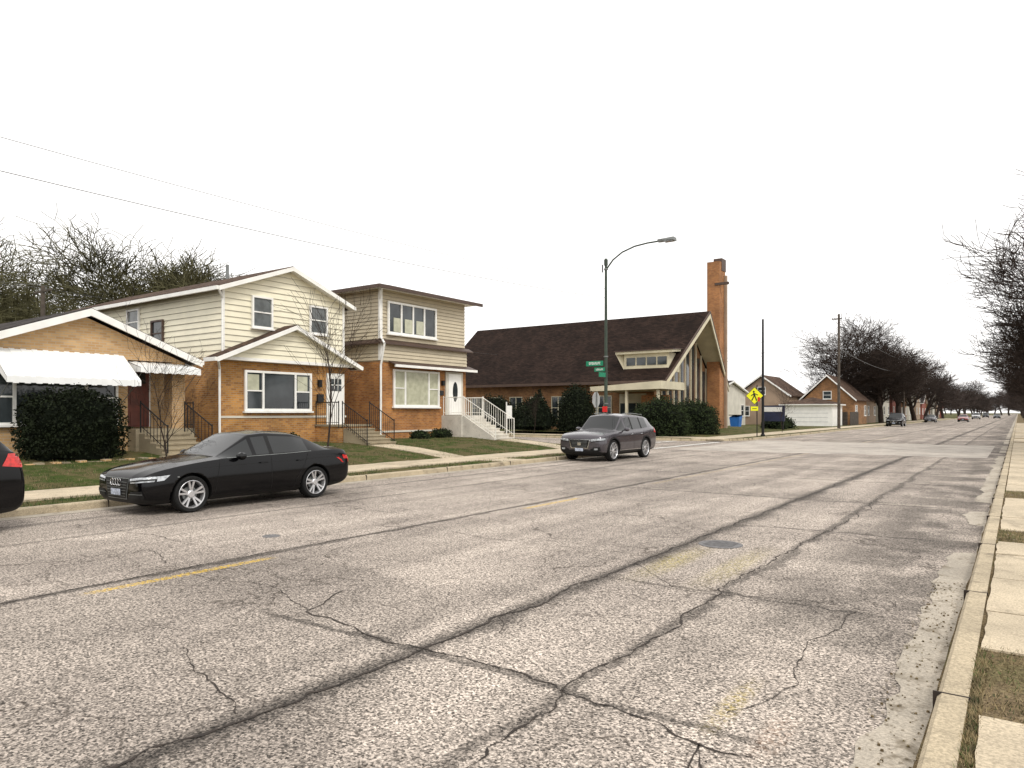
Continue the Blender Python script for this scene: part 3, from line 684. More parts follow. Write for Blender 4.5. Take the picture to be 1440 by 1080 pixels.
bt(1,-23.5,122,17.5,.6,1.3); bt(2,-21.5,134,16.5,2.9,1.25); bt(0,-18,128,14.0,4.4,1.2); bt(1,-18,150,15.5,3.3,1.3); bt(2,-17.5,168,14.5,.3,1.3)
gh=height(green)
tree_obj('budding_tree',(-60,30,.1),green,18.5/gh,.4,1.25)
tree_obj('budding_tree',(-60,20.5,.1),green,15/gh,2.2,1.2)
tree_obj('budding_tree',(-62,39,.1),green,17.5/gh,1.0,1.15)
tree_obj('budding_tree',(-66,11,.1),green,11.5/gh,1.2,1.1)
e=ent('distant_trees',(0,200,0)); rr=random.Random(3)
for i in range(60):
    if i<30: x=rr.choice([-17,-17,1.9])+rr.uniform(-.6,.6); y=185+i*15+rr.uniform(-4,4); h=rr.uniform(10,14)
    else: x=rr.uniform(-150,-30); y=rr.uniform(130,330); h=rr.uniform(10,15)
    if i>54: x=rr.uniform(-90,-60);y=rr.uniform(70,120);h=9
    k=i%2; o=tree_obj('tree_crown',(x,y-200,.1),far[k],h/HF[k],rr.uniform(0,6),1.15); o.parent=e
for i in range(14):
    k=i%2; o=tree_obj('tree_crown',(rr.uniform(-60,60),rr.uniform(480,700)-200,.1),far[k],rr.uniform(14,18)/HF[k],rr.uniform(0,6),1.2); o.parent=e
sm=[tmesh(gen_tree(s,6,.055,3,mat=BARK,minr=.007,up=.14,ang=(.35,.7)),'young_tree') for s in(71,72,73)]
for (x,y,h,i) in((-18.2,9.85,4.9,0),(-19.0,15.9,6.3,1),(-30.8,46.2,4.5,2),(-15.3,-3,5,0),(-16.2,62,5,2)):
    tree_obj('young_tree',(x,y,lawn_z(x) if y<30 else .1),sm[i],h/height(sm[i]),i*1.3+x)
# ---------------------------------------------------------------- vehicles
def wheel_mesh(r,w,style):
    b=B(); rr=r*.765
    b.lathe([(rr,-w/2+.01),(r*.93,-w/2),(r*.985,-w/2+.02),(r,-w/2+.05),(r,w/2-.05),(r*.985,w/2-.02),(r*.93,w/2),(rr,w/2-.01)],(0,0,0),40,RUBBER)
    b.lathe([(rr,w/2-.01),(rr*.97,w/2-.005),(rr*.93,w/2-.02),(rr*.90,w/2-.07),(rr*.88,-w/2+.03)],(0,0,0),40,ALLOY)
    b.lathe([(0,.0),(rr*.9,.0)],(w*.0,0,0),24,BLACKP)
    b.lathe([(0,.02),(rr*.55,.02),(rr*.55,.0)],(0,0,0),24,GALV)
    b.lathe([(0,w/2-.025),(.055,w/2-.025),(.075,w/2-.04),(.08,w/2-.09)],(0,0,0),16,ALLOY)
    ns=5
    for i in range(ns):
        for s in(-1,1):
            a=2*math.pi*i/ns+.3; sp=.20 if style==0 else .28
            a1=a+s*.10; a2=a+s*sp
            def P(rad,an,h): return Vector((h,rad*math.cos(an),rad*math.sin(an)))
            p0=P(.05,a1,w/2-.04);p1=P(rr*.95,a2,w/2-.02); d=(p1-p0).normalized(); t=Vector((1,0,0)).cross(d).normalized()
            w0,w1=.015,.019
            b.hexa([p0-t*w0,p0+t*w0,p1+t*w1,p1-t*w1],[q-Vector((.035,0,0)) for q in(p0-t*w0,p0+t*w0,p1+t*w1,p1-t*w1)],ALLOY)
    o=b.obj('wheel'); m=o.data; bpy.data.objects.remove(o)
    return m
def build_car(name,xc,yf,spec,paint,style=0,low=False):
    ent_=ent(name,(xc,yf,0)); st=spec['st']; mats=[paint,CGLASS,BLACKP]
    V=[];F=[];M=[]
    rings=[]
    for S in st:
        s,W,zb,z5,y5,z6,y6,z7=S[:8]
        zm=zb+.50*(z5-zb)
        h=[(0,zb),(.78*W,zb),(.955*W,zb+.09),(W,zm-.04),(.992*W,zm+.10),(.975*W,z5-.075),(y5,z5)]
        h.append((y5+(y6-y5)*.07,z5+(z6-z5)*.07)); h.append((y5+(y6-y5)*.88,z5+(z6-z5)*.88)); h.append((y6,z6)); h.append((y6*.55,z6+(z7-z6)*.72)); h.append((0,z7))
        rings.append(h)
    n=len(rings[0]); full=2*n-2
    for S,h in zip(st,rings):
        for (y,z) in h: V.append((y,S[0],z))
        for (y,z) in h[-2:0:-1]: V.append((-y,S[0],z))
    for i in range(len(st)-1):
        fl=st[i][8] if len(st[i])>8 else ''
        for j in range(full):
            k=j if j<n-1 else full-1-j
            F.append((i*full+j,i*full+(j+1)%full,(i+1)*full+(j+1)%full,(i+1)*full+j))
            m=0
            if k==0 or k==1: m=2
            if 'S' in fl and k==7: m=1
            if 'W' in fl and k in(9,10): m=1
            if 'P' in fl and k==7: m=2
            M.append(m)
    F.append(tuple(range(full))[::-1]); M.append(0); F.append(tuple((len(st)-1)*full+j for j in range(full))); M.append(0)
    me=bpy.data.meshes.new('body'); me.from_pydata(V,[],F); [me.materials.append(m) for m in mats]; me.polygons.foreach_set('material_index',M)
    me.polygons.foreach_set('use_smooth',[True]*len(F))
    import bmesh
    bm=bmesh.new(); bm.from_mesh(me); bmesh.ops.recalc_face_normals(bm,faces=bm.faces)
    cl=bm.edges.layers.float.get('crease_edge') or bm.edges.layers.float.new('crease_edge')
    bm.verts.ensure_lookup_table()
    for ed in bm.edges:
        a,c=ed.verts[0].index,ed.verts[1].index; ja,jc=a%full,c%full; ka=ja if ja<n else full-ja; kc=jc if jc<n else full-jc
        if ka==kc and a//full!=c//full:
            if ka==6: ed[cl]=.45
            if ka in(7,8): ed[cl]=.8
            if ka in(1,2): ed[cl]=.3
            if ka==9: ed[cl]=.35
            if ka==4: ed[cl]=.35
        if a//full==c//full:
            i=a//full; fl=(st[i][8] if len(st[i])>8 else '')+(st[i-1][8] if i and len(st[i-1])>8 else '')
            if ('W' in fl or 'S' in fl) and min(ka,kc)>=7: ed[cl]=.6
    bm.to_mesh(me); bm.free()
    ob=bpy.data.objects.new('body_tmp',me); scene.collection.objects.link(ob)
    mo=ob.modifiers.new('s','SUBSURF'); mo.levels=3 if not low else 2; mo.render_levels=mo.levels
    cuts=[]
    r=spec['r']
    for s in spec['ax']:
        for sd in(-1,1):
            c=B(); c.mats=list(mats); c.tube((sd*.60,s,r+.0),(sd*1.25,s,r+.0),r+.055,r+.055,40,BLACKP,True); co=c.obj('cut'); cuts.append(co)
            mb=ob.modifiers.new('b','BOOLEAN'); mb.object=co; mb.operation='DIFFERENCE'; mb.solver='EXACT'
    dg=bpy.context.evaluated_depsgraph_get(); ev=ob.evaluated_get(dg); nm=bpy.data.meshes.new_from_object(ev)
    bpy.data.objects.remove(ob); [bpy.data.objects.remove(c) for c in cuts]
    nm.name='body'
    body=bpy.data.objects.new('body',nm); scene.collection.objects.link(body); body.parent=ent_
    bvh=BVHTree.FromPolygons([v.co.copy() for v in nm.vertices],[tuple(p.vertices) for p in nm.polygons])
    L=st[-1][0]
    def proj(mode,u,v,off):
        if mode=='side': o=Vector((2,u,v)); d=Vector((-1,0,0))
        elif mode=='sideL': o=Vector((-2,u,v)); d=Vector((1,0,0))
        elif mode=='front': o=Vector((u,-1,v)); d=Vector((0,1,0))
        elif mode=='rear': o=Vector((u,L+1,v)); d=Vector((0,-1,0))
        else: o=Vector((u,v,3)); d=Vector((0,0,-1))
        h=bvh.ray_cast(o,d)
        if h[0] is None: return None
        nn=h[1]; 
        if nn.dot(d)>0: nn=-nn
        return h[0]+nn*off
    def patch(b,mode,quad,m,nu=10,nv=4,off=.006):
        q=[Vector((p[0],p[1])) for p in quad]; G=[]
        for i in range(nu+1):
            row=[]
            for j in range(nv+1):
                a=q[0].lerp(q[1],i/nu); c=q[3].lerp(q[2],i/nu); p=a.lerp(c,j/nv); row.append(proj(mode,p.x,p.y,off))
            G.append(row)
        for i in range(nu):
            for j in range(nv):
                pp=[G[i][j],G[i+1][j],G[i+1][j+1],G[i][j+1]]
                if all(x is not None for x in pp) and max((pp[k]-pp[(k+1)%4]).length for k in range(4))<.5: b.poly(pp,m)
    def seam(b,mode,pts,m,w=.009,off=.003):
        for a,c in zip(pts,pts[1:]):
            a=Vector(a);c=Vector(c);d=(c-a).normalized();t=Vector((-d.y,d.x))*w*.5
            patch(b,mode,[a-t,c-t,c+t,a+t],m,max(2,int((c-a).length/.06)),1,off)
    b=B(); spec['detail'](b,patch,seam,proj,L); b.obj('trim',ent_,(0,0,0),smooth=False,fix=False)
    b=B()
    mx,ms,mz=spec['mirror']
    for sd in(-1,1):
        pr=[(.0,0),(.05,.0),(.085,.04),(.09,.09),(.06,.14),(0,.155)]
        for i in range(10):
            a0=math.pi*2*i/10;a1=math.pi*2*(i+1)/10
            for (ra,ya),(rb,yb) in zip(pr,pr[1:]):
                f=lambda r_,a_,y_:(sd*(mx+r_*1.25*math.cos(a_)),ms+.14-y_,mz+r_*.85*math.sin(a_))
                b.poly([f(ra,a0,ya),f(ra,a1,ya),f(rb,a1,yb),f(rb,a0,yb)],paint)
        b.box(min(sd*(mx-.16),sd*(mx-.04)),max(sd*(mx-.16),sd*(mx-.04)),ms+.04,ms+.1,mz-.05,mz-.02,BLACKP)
    b.obj('mirror',ent_,(0,0,0),smooth=True)
    wm=wheel_mesh(r,.235,style)
    for s in spec['ax']:
        for sd in(-1,1):
            o=bpy.data.objects.new('wheel',wm); scene.collection.objects.link(o); o.parent=ent_
            o.location=(sd*(spec['tr']),s,r); o.rotation_euler=(R.uniform(0,1.2),0,0 if sd>0 else math.pi)
    b=B(); b.box(-.62,.62,.35,L-.4,.2,.55,BLACKP); b.obj('underbody',ent_,(0,0,0))
    return ent_
def sedan_detail(b,patch,seam,proj,L):
    P='front'
    patch(b,P,[(-.33,.29),(.33,.29),(.42,.665),(-.42,.665)],GALV,14,6,.008)
    patch(b,P,[(-.315,.305),(.315,.305),(.402,.652),(-.402,.652)],BLACKP,14,6,.014)
    for i in range(6): z=.34+i*.05; patch(b,P,[(-.3-.014*i,z),(.3+.014*i,z),(.3+.014*i,z+.007),(-.3-.014*i,z+.007)],GALV,12,1,.018)
    for s in(-1,1):
        q=[(s*.46,.575),(s*.86,.61),(s*.86,.70),(s*.44,.655)]; patch(b,P,q,LAMPG,14,5,.008)
        patch(b,P,[(s*.46,.60),(s*.86,.635),(s*.86,.66),(s*.46,.62)],BLACKP,12,1,.012)
        patch(b,P,[(s*.44,.30),(s*.80,.32),(s*.78,.45),(s*.47,.43)],BLACKP,8,4,.01)
        patch(b,P,[(s*.42,.38),(s*.78,.39),(s*.78,.40),(s*.42,.39)],GALV,8,1,.014)
    for i in range(4):
        cx=-.135+i*.09; pts=[]
        for k in range(17):
            a=k*math.pi/8; p=proj(P,cx+.055*math.cos(a),.585+.055*math.sin(a),.03); 
            if p is not None: pts.append(p)
        for a,c in zip(pts,pts[1:]): b.tube(a,c,.008,.008,5,CHROME)
    patch(b,P,[(-.17,.36),(.17,.36),(.17,.47),(-.17,.47)],PLATE,6,2,.035)
    patch(b,'rear',[(-.88,.72),(-.5,.72),(-.5,.88),(-.88,.9)],REDL,8,3,.008); patch(b,'rear',[(.5,.72),(.88,.72),(.88,.9),(.5,.88)],REDL,8,3,.008)
    for m,s in(('side',1),('sideL',-1)):
        patch(b,m,[(4.50,.80),(4.63,.80),(4.63,.87),(4.46,.89)],REDL,5,3,.007)
        patch(b,m,[(.26,.615),(.38,.625),(.50,.715),(.28,.695)],LAMPG,5,3,.007)
        seam(b,m,[(1.36,.26),(1.40,.60),(1.47,.93)],BLACKP); seam(b,m,[(2.60,.25),(2.60,.955)],BLACKP); seam(b,m,[(3.52,.98),(3.42,.75),(3.20,.45),(3.16,.26)],BLACKP)
        seam(b,m,[(1.38,.255),(3.16,.255)],BLACKP)
        seam(b,m,[(1.62,.955),(2.2,.968),(3.0,.985),(3.62,1.005)],GALV,.009,.006)
        for x in(2.32,3.22):
            a=proj(m,x,.83,.03);c=proj(m,x+.17,.835,.03); b.tube(a,c,.013,.013,6,spec_paint)
        seam(b,m,[(.85,.80),(1.6,.815),(2.6,.83),(3.6,.85),(4.4,.87)],BLACKP,.006,.002)
        patch(b,m,[(.62,.66),(.70,.66),(.70,.68),(.62,.68)],GALV,2,1,.006)
    seam(b,'top',[(-.62,1.46),(0,1.40),(.62,1.46)],BLACKP,.03,.004)
    for s in(-1,1): seam(b,'top',[(s*.34,.45),(s*.6,1.4)],BLACKP,.006,.002)
sedan=dict(r=.335,ax=(.90,3.71),tr=.79,mirror=(1.0,1.78,.99),detail=sedan_detail,st=[
 (0.00,.66,.30,.61,.60,.65,.42,.66),(.035,.78,.23,.66,.72,.71,.48,.72),(.13,.87,.19,.74,.79,.775,.53,.79),(.45,.905,.17,.82,.825,.855,.56,.88),(.90,.92,.17,.89,.845,.92,.58,.94),
 (1.35,.92,.17,.935,.86,.965,.62,.985),(1.52,.92,.17,.95,.87,.99,.66,1.015,'SW'),(2.20,.92,.17,.955,.875,1.36,.59,1.405),(2.27,.92,.17,.957,.875,1.385,.59,1.425,'S'),(2.58,.92,.17,.962,.875,1.41,.60,1.46,'P'),(2.66,.92,.17,.964,.875,1.41,.60,1.46,'S'),
 (3.28,.92,.17,.98,.87,1.37,.59,1.43,'S'),(3.54,.915,.17,.992,.865,1.31,.57,1.37,'W'),(4.12,.905,.18,1.02,.83,1.07,.64,1.10),(4.24,.90,.19,1.02,.825,1.06,.62,1.085),(4.52,.885,.22,1.01,.80,1.05,.60,1.075),(4.63,.865,.26,.97,.76,1.01,.58,1.03),(4.675,.84,.30,.86,.74,.89,.5,.90),(4.70,.79,.36,.78,.68,.80,.4,.81)])
def suv_detail(b,patch,seam,proj,L):
    P='front'
    patch(b,P,[(-.36,.50),(.36,.50),(.45,.83),(-.45,.83)],CHROME,14,6,.008); patch(b,P,[(-.33,.52),(.33,.52),(.42,.81),(-.42,.81)],BLACKP,14,6,.014)
    for i in range(5): z=.56+i*.05; patch(b,P,[(-.3-.01*i,z),(.3+.01*i,z),(.3+.01*i,z+.008),(-.3-.01*i,z+.008)],GALV,12,1,.018)
    patch(b,P,[(-.07,.61),(.07,.61),(.07,.73),(-.07,.73)],CHROME,4,4,.025)
    for s in(-1,1):
        patch(b,P,[(s*.48,.75),(s*.93,.80),(s*.93,.88),(s*.47,.84)],LAMPG,14,4,.008)
        patch(b,P,[(s*.48,.73),(s*.93,.785),(s*.93,.81),(s*.48,.76)],BLACKP,12,1,.012)
        patch(b,P,[(s*.52,.40),(s*.86,.42),(s*.84,.56),(s*.56,.54)],BLACKP,8,4,.01); patch(b,P,[(s*.62,.45),(s*.76,.455),(s*.76,.51),(s*.62,.51)],LAMPG,4,3,.016)
    patch(b,P,[(-.6,.30),(.6,.30),(.54,.42),(-.54,.42)],BLACKP,10,2,.01)
    patch(b,P,[(-.17,.40),(.17,.40),(.17,.51),(-.17,.51)],PLATE,6,2,.035)
    for s in(-1,1): patch(b,'rear',[(s*.45,1.0),(s*.92,1.0),(s*.92,1.2),(s*.45,1.14)],REDL,8,3,.008)
    for m,s in(('side',1),('sideL',-1)):
        patch(b,m,[(4.50,1.02),(4.82,.98),(4.80,1.20),(4.60,1.20)],REDL,8,4,.009)
        seam(b,m,[(1.32,.32),(1.36,.7),(1.42,1.06)],BLACKP); seam(b,m,[(2.60,.32),(2.60,1.08)],BLACKP); seam(b,m,[(3.56,1.14),(3.46,.90),(3.30,.7),(3.22,.32)],BLACKP)
        patch(b,m,[(1.40,.24),(3.26,.24),(3.26,.38),(1.40,.38)],BLACKP,16,2,.006); seam(b,m,[(1.42,.40),(3.24,.40)],CHROME,.02,.012)
        for cy in(.93,3.72):
            for k in range(16):
                a0=math.pi*k/16;a1=math.pi*(k+1)/16; R0,R1=.455,.51; q=[(cy+R0*math.cos(a0),.40+R0*math.sin(a0)),(cy+R0*math.cos(a1),.40+R0*math.sin(a1)),(cy+R1*math.cos(a1),.40+R1*math.sin(a1)),(cy+R1*math.cos(a0),.40+R1*math.sin(a0))]
                patch(b,m,q,BLACKP,1,1,.007)
        for x in(2.3,3.15):
            a=proj(m,x,.98,.03);c=proj(m,x+.18,.985,.03); b.tube(a,c,.014,.014,6,CHROME)
        seam(b,m,[(.9,.92),(2.0,.94),(3.2,.97),(4.6,1.05)],BLACKP,.008,.002)
        a=[proj('top',s*.62,t,.06) for t in(2.25,2.6,3.1,3.6,4.0)]
        for p,q in zip(a,a[1:]): b.tube(p,q,.018,.018,6,GALV)
    seam(b,'top',[(-.66,1.42),(0,1.36),(.66,1.42)],BLACKP,.035,.004)
suv=dict(r=.40,ax=(.93,3.72),tr=.85,mirror=(1.07,1.72,1.18),detail=suv_detail,st=[
 (0.00,.74,.38,.82,.68,.86,.48,.88),(.04,.85,.30,.90,.76,.94,.52,.96),(.13,.93,.26,.97,.84,1.0,.56,1.025),(.45,.97,.24,1.04,.89,1.07,.62,1.10),(.95,.99,.23,1.08,.91,1.115,.66,1.145),
 (1.28,.995,.23,1.10,.92,1.14,.72,1.17),(1.42,.995,.23,1.10,.92,1.165,.76,1.20,'SW'),(1.98,.995,.23,1.10,.92,1.66,.68,1.72),(2.06,.995,.23,1.102,.92,1.69,.69,1.75,'S'),(2.54,.995,.23,1.11,.92,1.73,.70,1.80,'P'),(2.64,.995,.23,1.113,.92,1.73,.70,1.80,'S'),
 (3.38,.995,.23,1.14,.915,1.71,.69,1.785,'P'),(3.48,.995,.23,1.145,.915,1.705,.69,1.78,'S'),(4.02,.99,.24,1.20,.905,1.66,.68,1.74),(4.36,.975,.25,1.24,.89,1.60,.66,1.685,'W'),(4.68,.95,.28,1.22,.86,1.26,.74,1.29),(4.76,.94,.30,1.16,.84,1.18,.68,1.19),(4.82,.91,.34,.95,.82,.97,.55,.98),(4.85,.85,.42,.80,.76,.82,.45,.83)])
spec_paint=PBLACK
build_car('parked_sedan',-13.2,6.3,sedan,PBLACK,0)
build_car('parked_suv',-13.3,23.0,suv,PGREY,1)
build_car('parked_suv',-13.42,-.23,suv,PBLACK,1)
for (x,y,s,p) in((-13.2,104,suv,PBLACK),(-8.9,165,sedan,PRED),(-13.2,150,sedan,PGREY),(-9.4,230,suv,PWH),(-5.3,260,sedan,PBLACK),(-9.4,300,suv,PBLACK)):
    spec_paint=p; build_car('distant_car',x,y,s,p,0,True)
# ---------------------------------------------------------------- street lamp
e=ent('street_lamp',(-15.0,28.3,.12)); O=e.location
b=B(); b.lathe([(.17,0),(.17,.06),(.12,.1),(.11,.7),(.085,.75)],(-15,28.3,.12),16,POLEG,'Z'); b.tube((-15,28.3,.8),(-15,28.3,8.5),.085,.055,14,POLEG,True)
b.lathe([(.085,0),(.085,.25),(.0,.33)],(-15,28.3,8.4),12,POLEG,'Z'); b.tube((-15.18,28.3,8.1),(-15.18,28.3,8.45),.03,.03,8,IRON,True)
for z in(2.2,4.3,8.2): b.tube((-15,28.3,z),(-15,28.3,z+.05),.10,.10,12,GALV,True)
arm=[Vector((-14.95,28.3,8.25)),Vector((-14.65,28.3,8.6)),Vector((-14.2,28.3,8.88)),Vector((-13.6,28.3,9.06)),Vector((-13.0,28.3,9.12)),Vector((-12.3,28.3,9.13))]
b.path(arm,.035,8,POLEG)
b.obj('pole',e,O,smooth=False)
b=B(); b.hexa([(-12.5,28.2,9.19),(-11.75,28.14,9.2),(-11.75,28.46,9.2),(-12.5,28.4,9.19)],[(-12.5,28.22,9.08),(-11.75,28.1,9.07),(-11.75,28.5,9.07),(-12.5,28.38,9.08)],GALV); b.box(-12.2,-11.8,28.18,28.42,9.04,9.07,LAMPG); b.obj('lamp_head',e,O)
b=B()
def letters(b,x0,x1,y,z,n,m,h=.1):
    w=(x1-x0)/n
    for i in range(n):
        t=x0+i*w; k=R.randint(0,3)
        b.box(t+.1*w,t+.3*w,y-.004,y,z,z+h,m)
        if k!=1: b.box(t+.3*w,t+.75*w,y-.004,y,z+h*.78,z+h,m)
        if k!=2: b.box(t+.3*w,t+.75*w,y-.004,y,z,z+h*.2,m)
        if k!=3: b.box(t+.62*w,t+.8*w,y-.0045,y,z+.01,z+h-.01,m)
b.box(-15.95,-15.08,28.18,28.20,3.92,4.14,SGREEN); letters(b,-15.8,-15.2,28.178,3.98,8,SIGNW,.11)
b.box(-15.50,-14.98,28.14,28.16,3.66,3.84,SGREEN); letters(b,-15.42,-15.05,28.138,3.71,6,SIGNW,.08)
b.box(-14.98,-14.96,27.6,28.2,3.4,3.6,SGREEN)
b.obj('street_name_signs',e,O)
b=B(); b.box(-15.1,-14.88,28.15,28.2,1.85,2.1,SRED); b.obj('notice',e,O)
e=ent('stop_sign',(-16,29.3,.12)); O=e.location
b=B(); b.tube((-16,29.3,.12),(-16,29.3,2.8),.03,.03,8,GALV,True)
oc=[( -16.05,29.3+.38*math.cos(math.radians(22.5+45*i)),2.42+.38*math.sin(math.radians(22.5+45*i))) for i in range(8)]
b.extr(oc,(.012,0,0),SBACK); b.poly([(p[0]-.004,p[1],p[2]) for p in oc],SRED); b.obj('sign',e,O)
e=ent('pedestrian_crossing_sign',(-14.9,50.5,.12)); O=e.location
b=B(); b.tube((-14.9,50.5,.12),(-14.9,50.5,3.75),.035,.035,8,IRON,True)
def dia(cx,y,cz,r,m,t=.012): b.extr([(cx-r,y,cz),(cx,y,cz-r),(cx+r,y,cz),(cx,y,cz+r)],(0,t,0),m)
dia(-15.05,50.43,3.0,.62,SBLACK); dia(-15.05,50.42,3.0,.58,SYEL,.006)
b.extr([(-15.1+.07*math.cos(i*.785),50.412,3.28+.07*math.sin(i*.785)) for i in range(8)],(0,-.004,0),SBLACK)
for a in([(-15.13,3.2),(-15.0,3.18),(-14.98,2.95),(-15.12,2.95)],[(-15.12,2.96),(-15.05,2.96),(-15.2,2.65),(-15.28,2.68)],[(-15.04,2.96),(-14.97,2.96),(-14.86,2.66),(-14.94,2.64)],[(-15.1,3.17),(-15.08,3.1),(-15.28,2.98),(-15.3,3.03)],[(-15.0,3.16),(-14.98,3.1),(-14.82,3.02),(-14.8,3.07)]):
    b.extr([(x,50.412,z) for x,z in a],(0,-.004,0),SBLACK)
b.box(-15.3,-14.8,50.42,50.43,1.95,2.25,SYEL); b.box(-15.2,-14.9,50.414,50.419,2.08,2.12,SBLACK); b.box(-14.8,-14.68,50.35,50.4,2.6,2.9,SRED)
b.obj('sign',e,O)
e=ent('steel_pole',(-15.1,52.6,.12)); b=B(); b.tube((-15.1,52.6,.1),(-15.1,52.6,8.6),.10,.07,12,IRON,True); b.lathe([(.16,0),(.16,.1),(.1,.15)],(-15.1,52.6,.12),12,IRON,'Z'); b.obj('pole',e,e.location)
def upole(x,y,h,arms,m=WOODP):
    e=ent('utility_pole',(x,y,.1)); b=B(); b.tube((x,y,.0),(x,y,h),.16,.11,10,m,True)
    for z,l,dx in arms:
        b.box(x-l/2+dx,x+l/2+dx,y-.05,y+.05,z-.06,z+.06,m)
        for t in(-.45,-.2,.2,.45): b.tube((x+dx+l*t,y,z+.06),(x+dx+l*t,y,z+.2),.03,.02,6,GALV,True)
    b.obj('pole',e,e.location)
    return e
e=upole(-15.4,81,12.2,[(11.7,1.0,-.2)])
upole(-45,17.4,9.0,[(8.7,2.0,0)]); e=upole(-46.5,13.6,8.6,[(8.3,1.6,0)])
b=B(); b.tube((-46.1,13.4,7.3),(-46.1,13.4,8.0),.24,.24,12,GALV,True); b.obj('transformer',e,e.location)
upole(-40,92,9,[(8.6,2,0)]); upole(-15.6,135,11,[(10.6,1.6,0)]); upole(-15.6,190,11,[(10.6,1.6,0)])
b=B()
def wire(p0,p1,sag,r=.012,n=24):
    p0=Vector(p0);p1=Vector(p1); P=[p0.lerp(p1,i/n)-Vector((0,0,sag*4*(i/n)*(1-i/n))) for i in range(n+1)]; b.path(P,r,4,WIRE)
wire((-15,28.3,7.35),(-15,-12,7.35),.55,.0065); wire((-15,28.3,6.95),(-15,-12,6.75),.65,.0085)
wire((-45,17.4,8.9),(-46.5,-20,8.7),.4); wire((-44.2,17.4,8.9),(-45.7,-20,8.7),.4); wire((-45,17.4,8.9),(-40,92,8.7),1.2,.008)
wire((-15.4,81,11.7),(-40,92,8.6),.5,.012); wire((-15.4,81,9.5),(-60,93,7.5),.7,.018); wire((-15.4,81,9.2),(-60,92,7.0),.8,.018)
wire((-15.4,81,11.7),(-15.6,135,10.6),.7,.02); wire((-15.6,135,10.6),(-15.6,190,10.6),.7,.025); wire((-15.4,81,8.6),(-15.6,135,8.6),.7,.03); wire((-15.4,81,11.7),(1.5,82,9.5),.3,.010)
b.obj('overhead_wires',fix=False)
# ---------------------------------------------------------------- mid-distance buildings
def small_house(name,x0,x1,y0,y1,h,rh,wall,roof,ridge='X',door=None,side=True,hip=False):
    e=ent(name,((x0+x1)/2,(y0+y1)/2,0)); b=B(); b.box(x0,x1,y0,y1,0,h,wall)
    xm=(x0+x1)/2;ym=(y0+y1)/2;o=.4
    if hip:
        p=[(x0-o,y0-o,h),(x1+o,y0-o,h),(x1+o,y1+o,h),(x0-o,y1+o,h)]; i=min(x1-x0,y1-y0)/2
        if x1-x0>y1-y0: r=[(x0+i,ym,h+rh),(x1-i,ym,h+rh)]; b.poly([p[0],p[1],r[1],r[0]],roof);b.poly([p[1],p[2],r[1]],roof);b.poly([p[2],p[3],r[0],r[1]],roof);b.poly([p[3],p[0],r[0]],roof)
        else: r=[(xm,y0+i,h+rh),(xm,y1-i-.01,h+rh)]; b.poly([p[0],p[1],r[0]],roof);b.poly([p[1],p[2],r[1],r[0]],roof);b.poly([p[2],p[3],r[1]],roof);b.poly([p[3],p[0],r[0],r[1]],roof)
        b.box(x0-o+.02,x1+o-.02,y0-o+.02,y1+o-.02,h-.15,h-.003,WHITE)
    elif ridge=='X':
        gable(b,x0,x1,y0,y1,h,h+rh,o,o,roof,WHITE); b.extr([(x1-.01,y0,h-.1),(x1-.01,y1,h-.1),(x1-.01,ym,h+rh-.25)],(-.1,0,0),wall)
    else:
        b.slab([(x0-o,y0-o,h),(x0-o,y1+o,h),(xm,y1+o,h+rh),(xm,y0-o,h+rh)],.15,roof); b.slab([(xm+.001,y0-o,h+rh),(xm+.001,y1+o,h+rh),(x1+o,y1+o,h),(x1+o,y0-o,h)],.15,roof)
        b.extr([(x0,y0+.01,h-.1),(x1,y0+.01,h-.1),(xm,y0+.01,h+rh-.25)],(0,.1,0),wall)
        for s,xx in((-1,x0-o),(1,x1+o)):
            q=[(xx,y0-o-.05,h-.02),(xm,y0-o-.05,h+rh-.02),(xm,y0-o-.002,h+rh-.02),(xx,y0-o-.002,h-.02)]; b.hexa(q,[(p[0],p[1],p[2]-.22) for p in q],WHITE)
    b.obj('walls_and_roof',e,e.location)
    b=B()
    if door=='garage':
        b.box(x0+.5,x1-.5,y0-.03,y0,.1,2.4,WHITE)
        for z in(.65,1.2,1.75): b.box(x0+.5,x1-.5,y0-.045,y0-.03,z-.02,z+.02,SBACK)
    else:
        w=x1-x0
        for zz in([1.5,4.4] if h>5 else [1.4]):
            for k in range(max(2,int(w/3.5))): window(b,'Y',y0,x0+1+k*3.2,x0+2+k*3.2,zz,zz+1.3)
            for k in range(2): window(b,'X',x1,y0+1+k*(y1-y0-3),y0+2.2+k*(y1-y0-3),zz,zz+1.4)
        if ridge=='Y' and not hip: window(b,'Y',y0,xm-.5,xm+.5,h+.2,h+1.2)
    b.obj('window' if door!='garage' else 'garage_door',e,e.location)
small_house('white_garage',-24.8,-18.8,95,101,2.9,.9,WHITE,BROWNR,hip=True,door='garage')
small_house('cottage_house',-33.5,-26,103,112,4.2,3.0,STUCCO2,BROWNR,'Y')
small_house('commercial_building',-46,-30.5,86,98,4.6,1.4,STUCCO,DARKR,'X')
small_house('bungalow_house',-25.5,-18.6,108,118,3.6,3.6,BR_CH,BROWNR,'Y')
small_house('bungalow_house',-30,-20,127,136,3.8,3.6,STUCCO2,BROWNR,'Y')
small_house('frame_house',-30,-19.5,140,148,5.6,2.4,STUCCO,DARKR,'X')
small_house('brick_house',-30,-19.5,152,160,5.6,2.4,REDW,DARKR,'X')
small_house('bungalow_house',-43,-34.5,104,112,4.0,3.2,STUCCO,BROWNR,'Y')
for i in range(8): small_house('row_house',-31,-19.5,164+i*13,173+i*13,4.2+(i%3),2.4,[BR_CH,STUCCO,STUCCO2,REDW][i%4],[BROWNR,DARKR][i%2],'X')
for i in range(8): small_house('row_house',8,18,60+i*16,71+i*16,4.2+(i%2),2.4,[BR_CH,STUCCO2][i%2],BROWNR,'X')
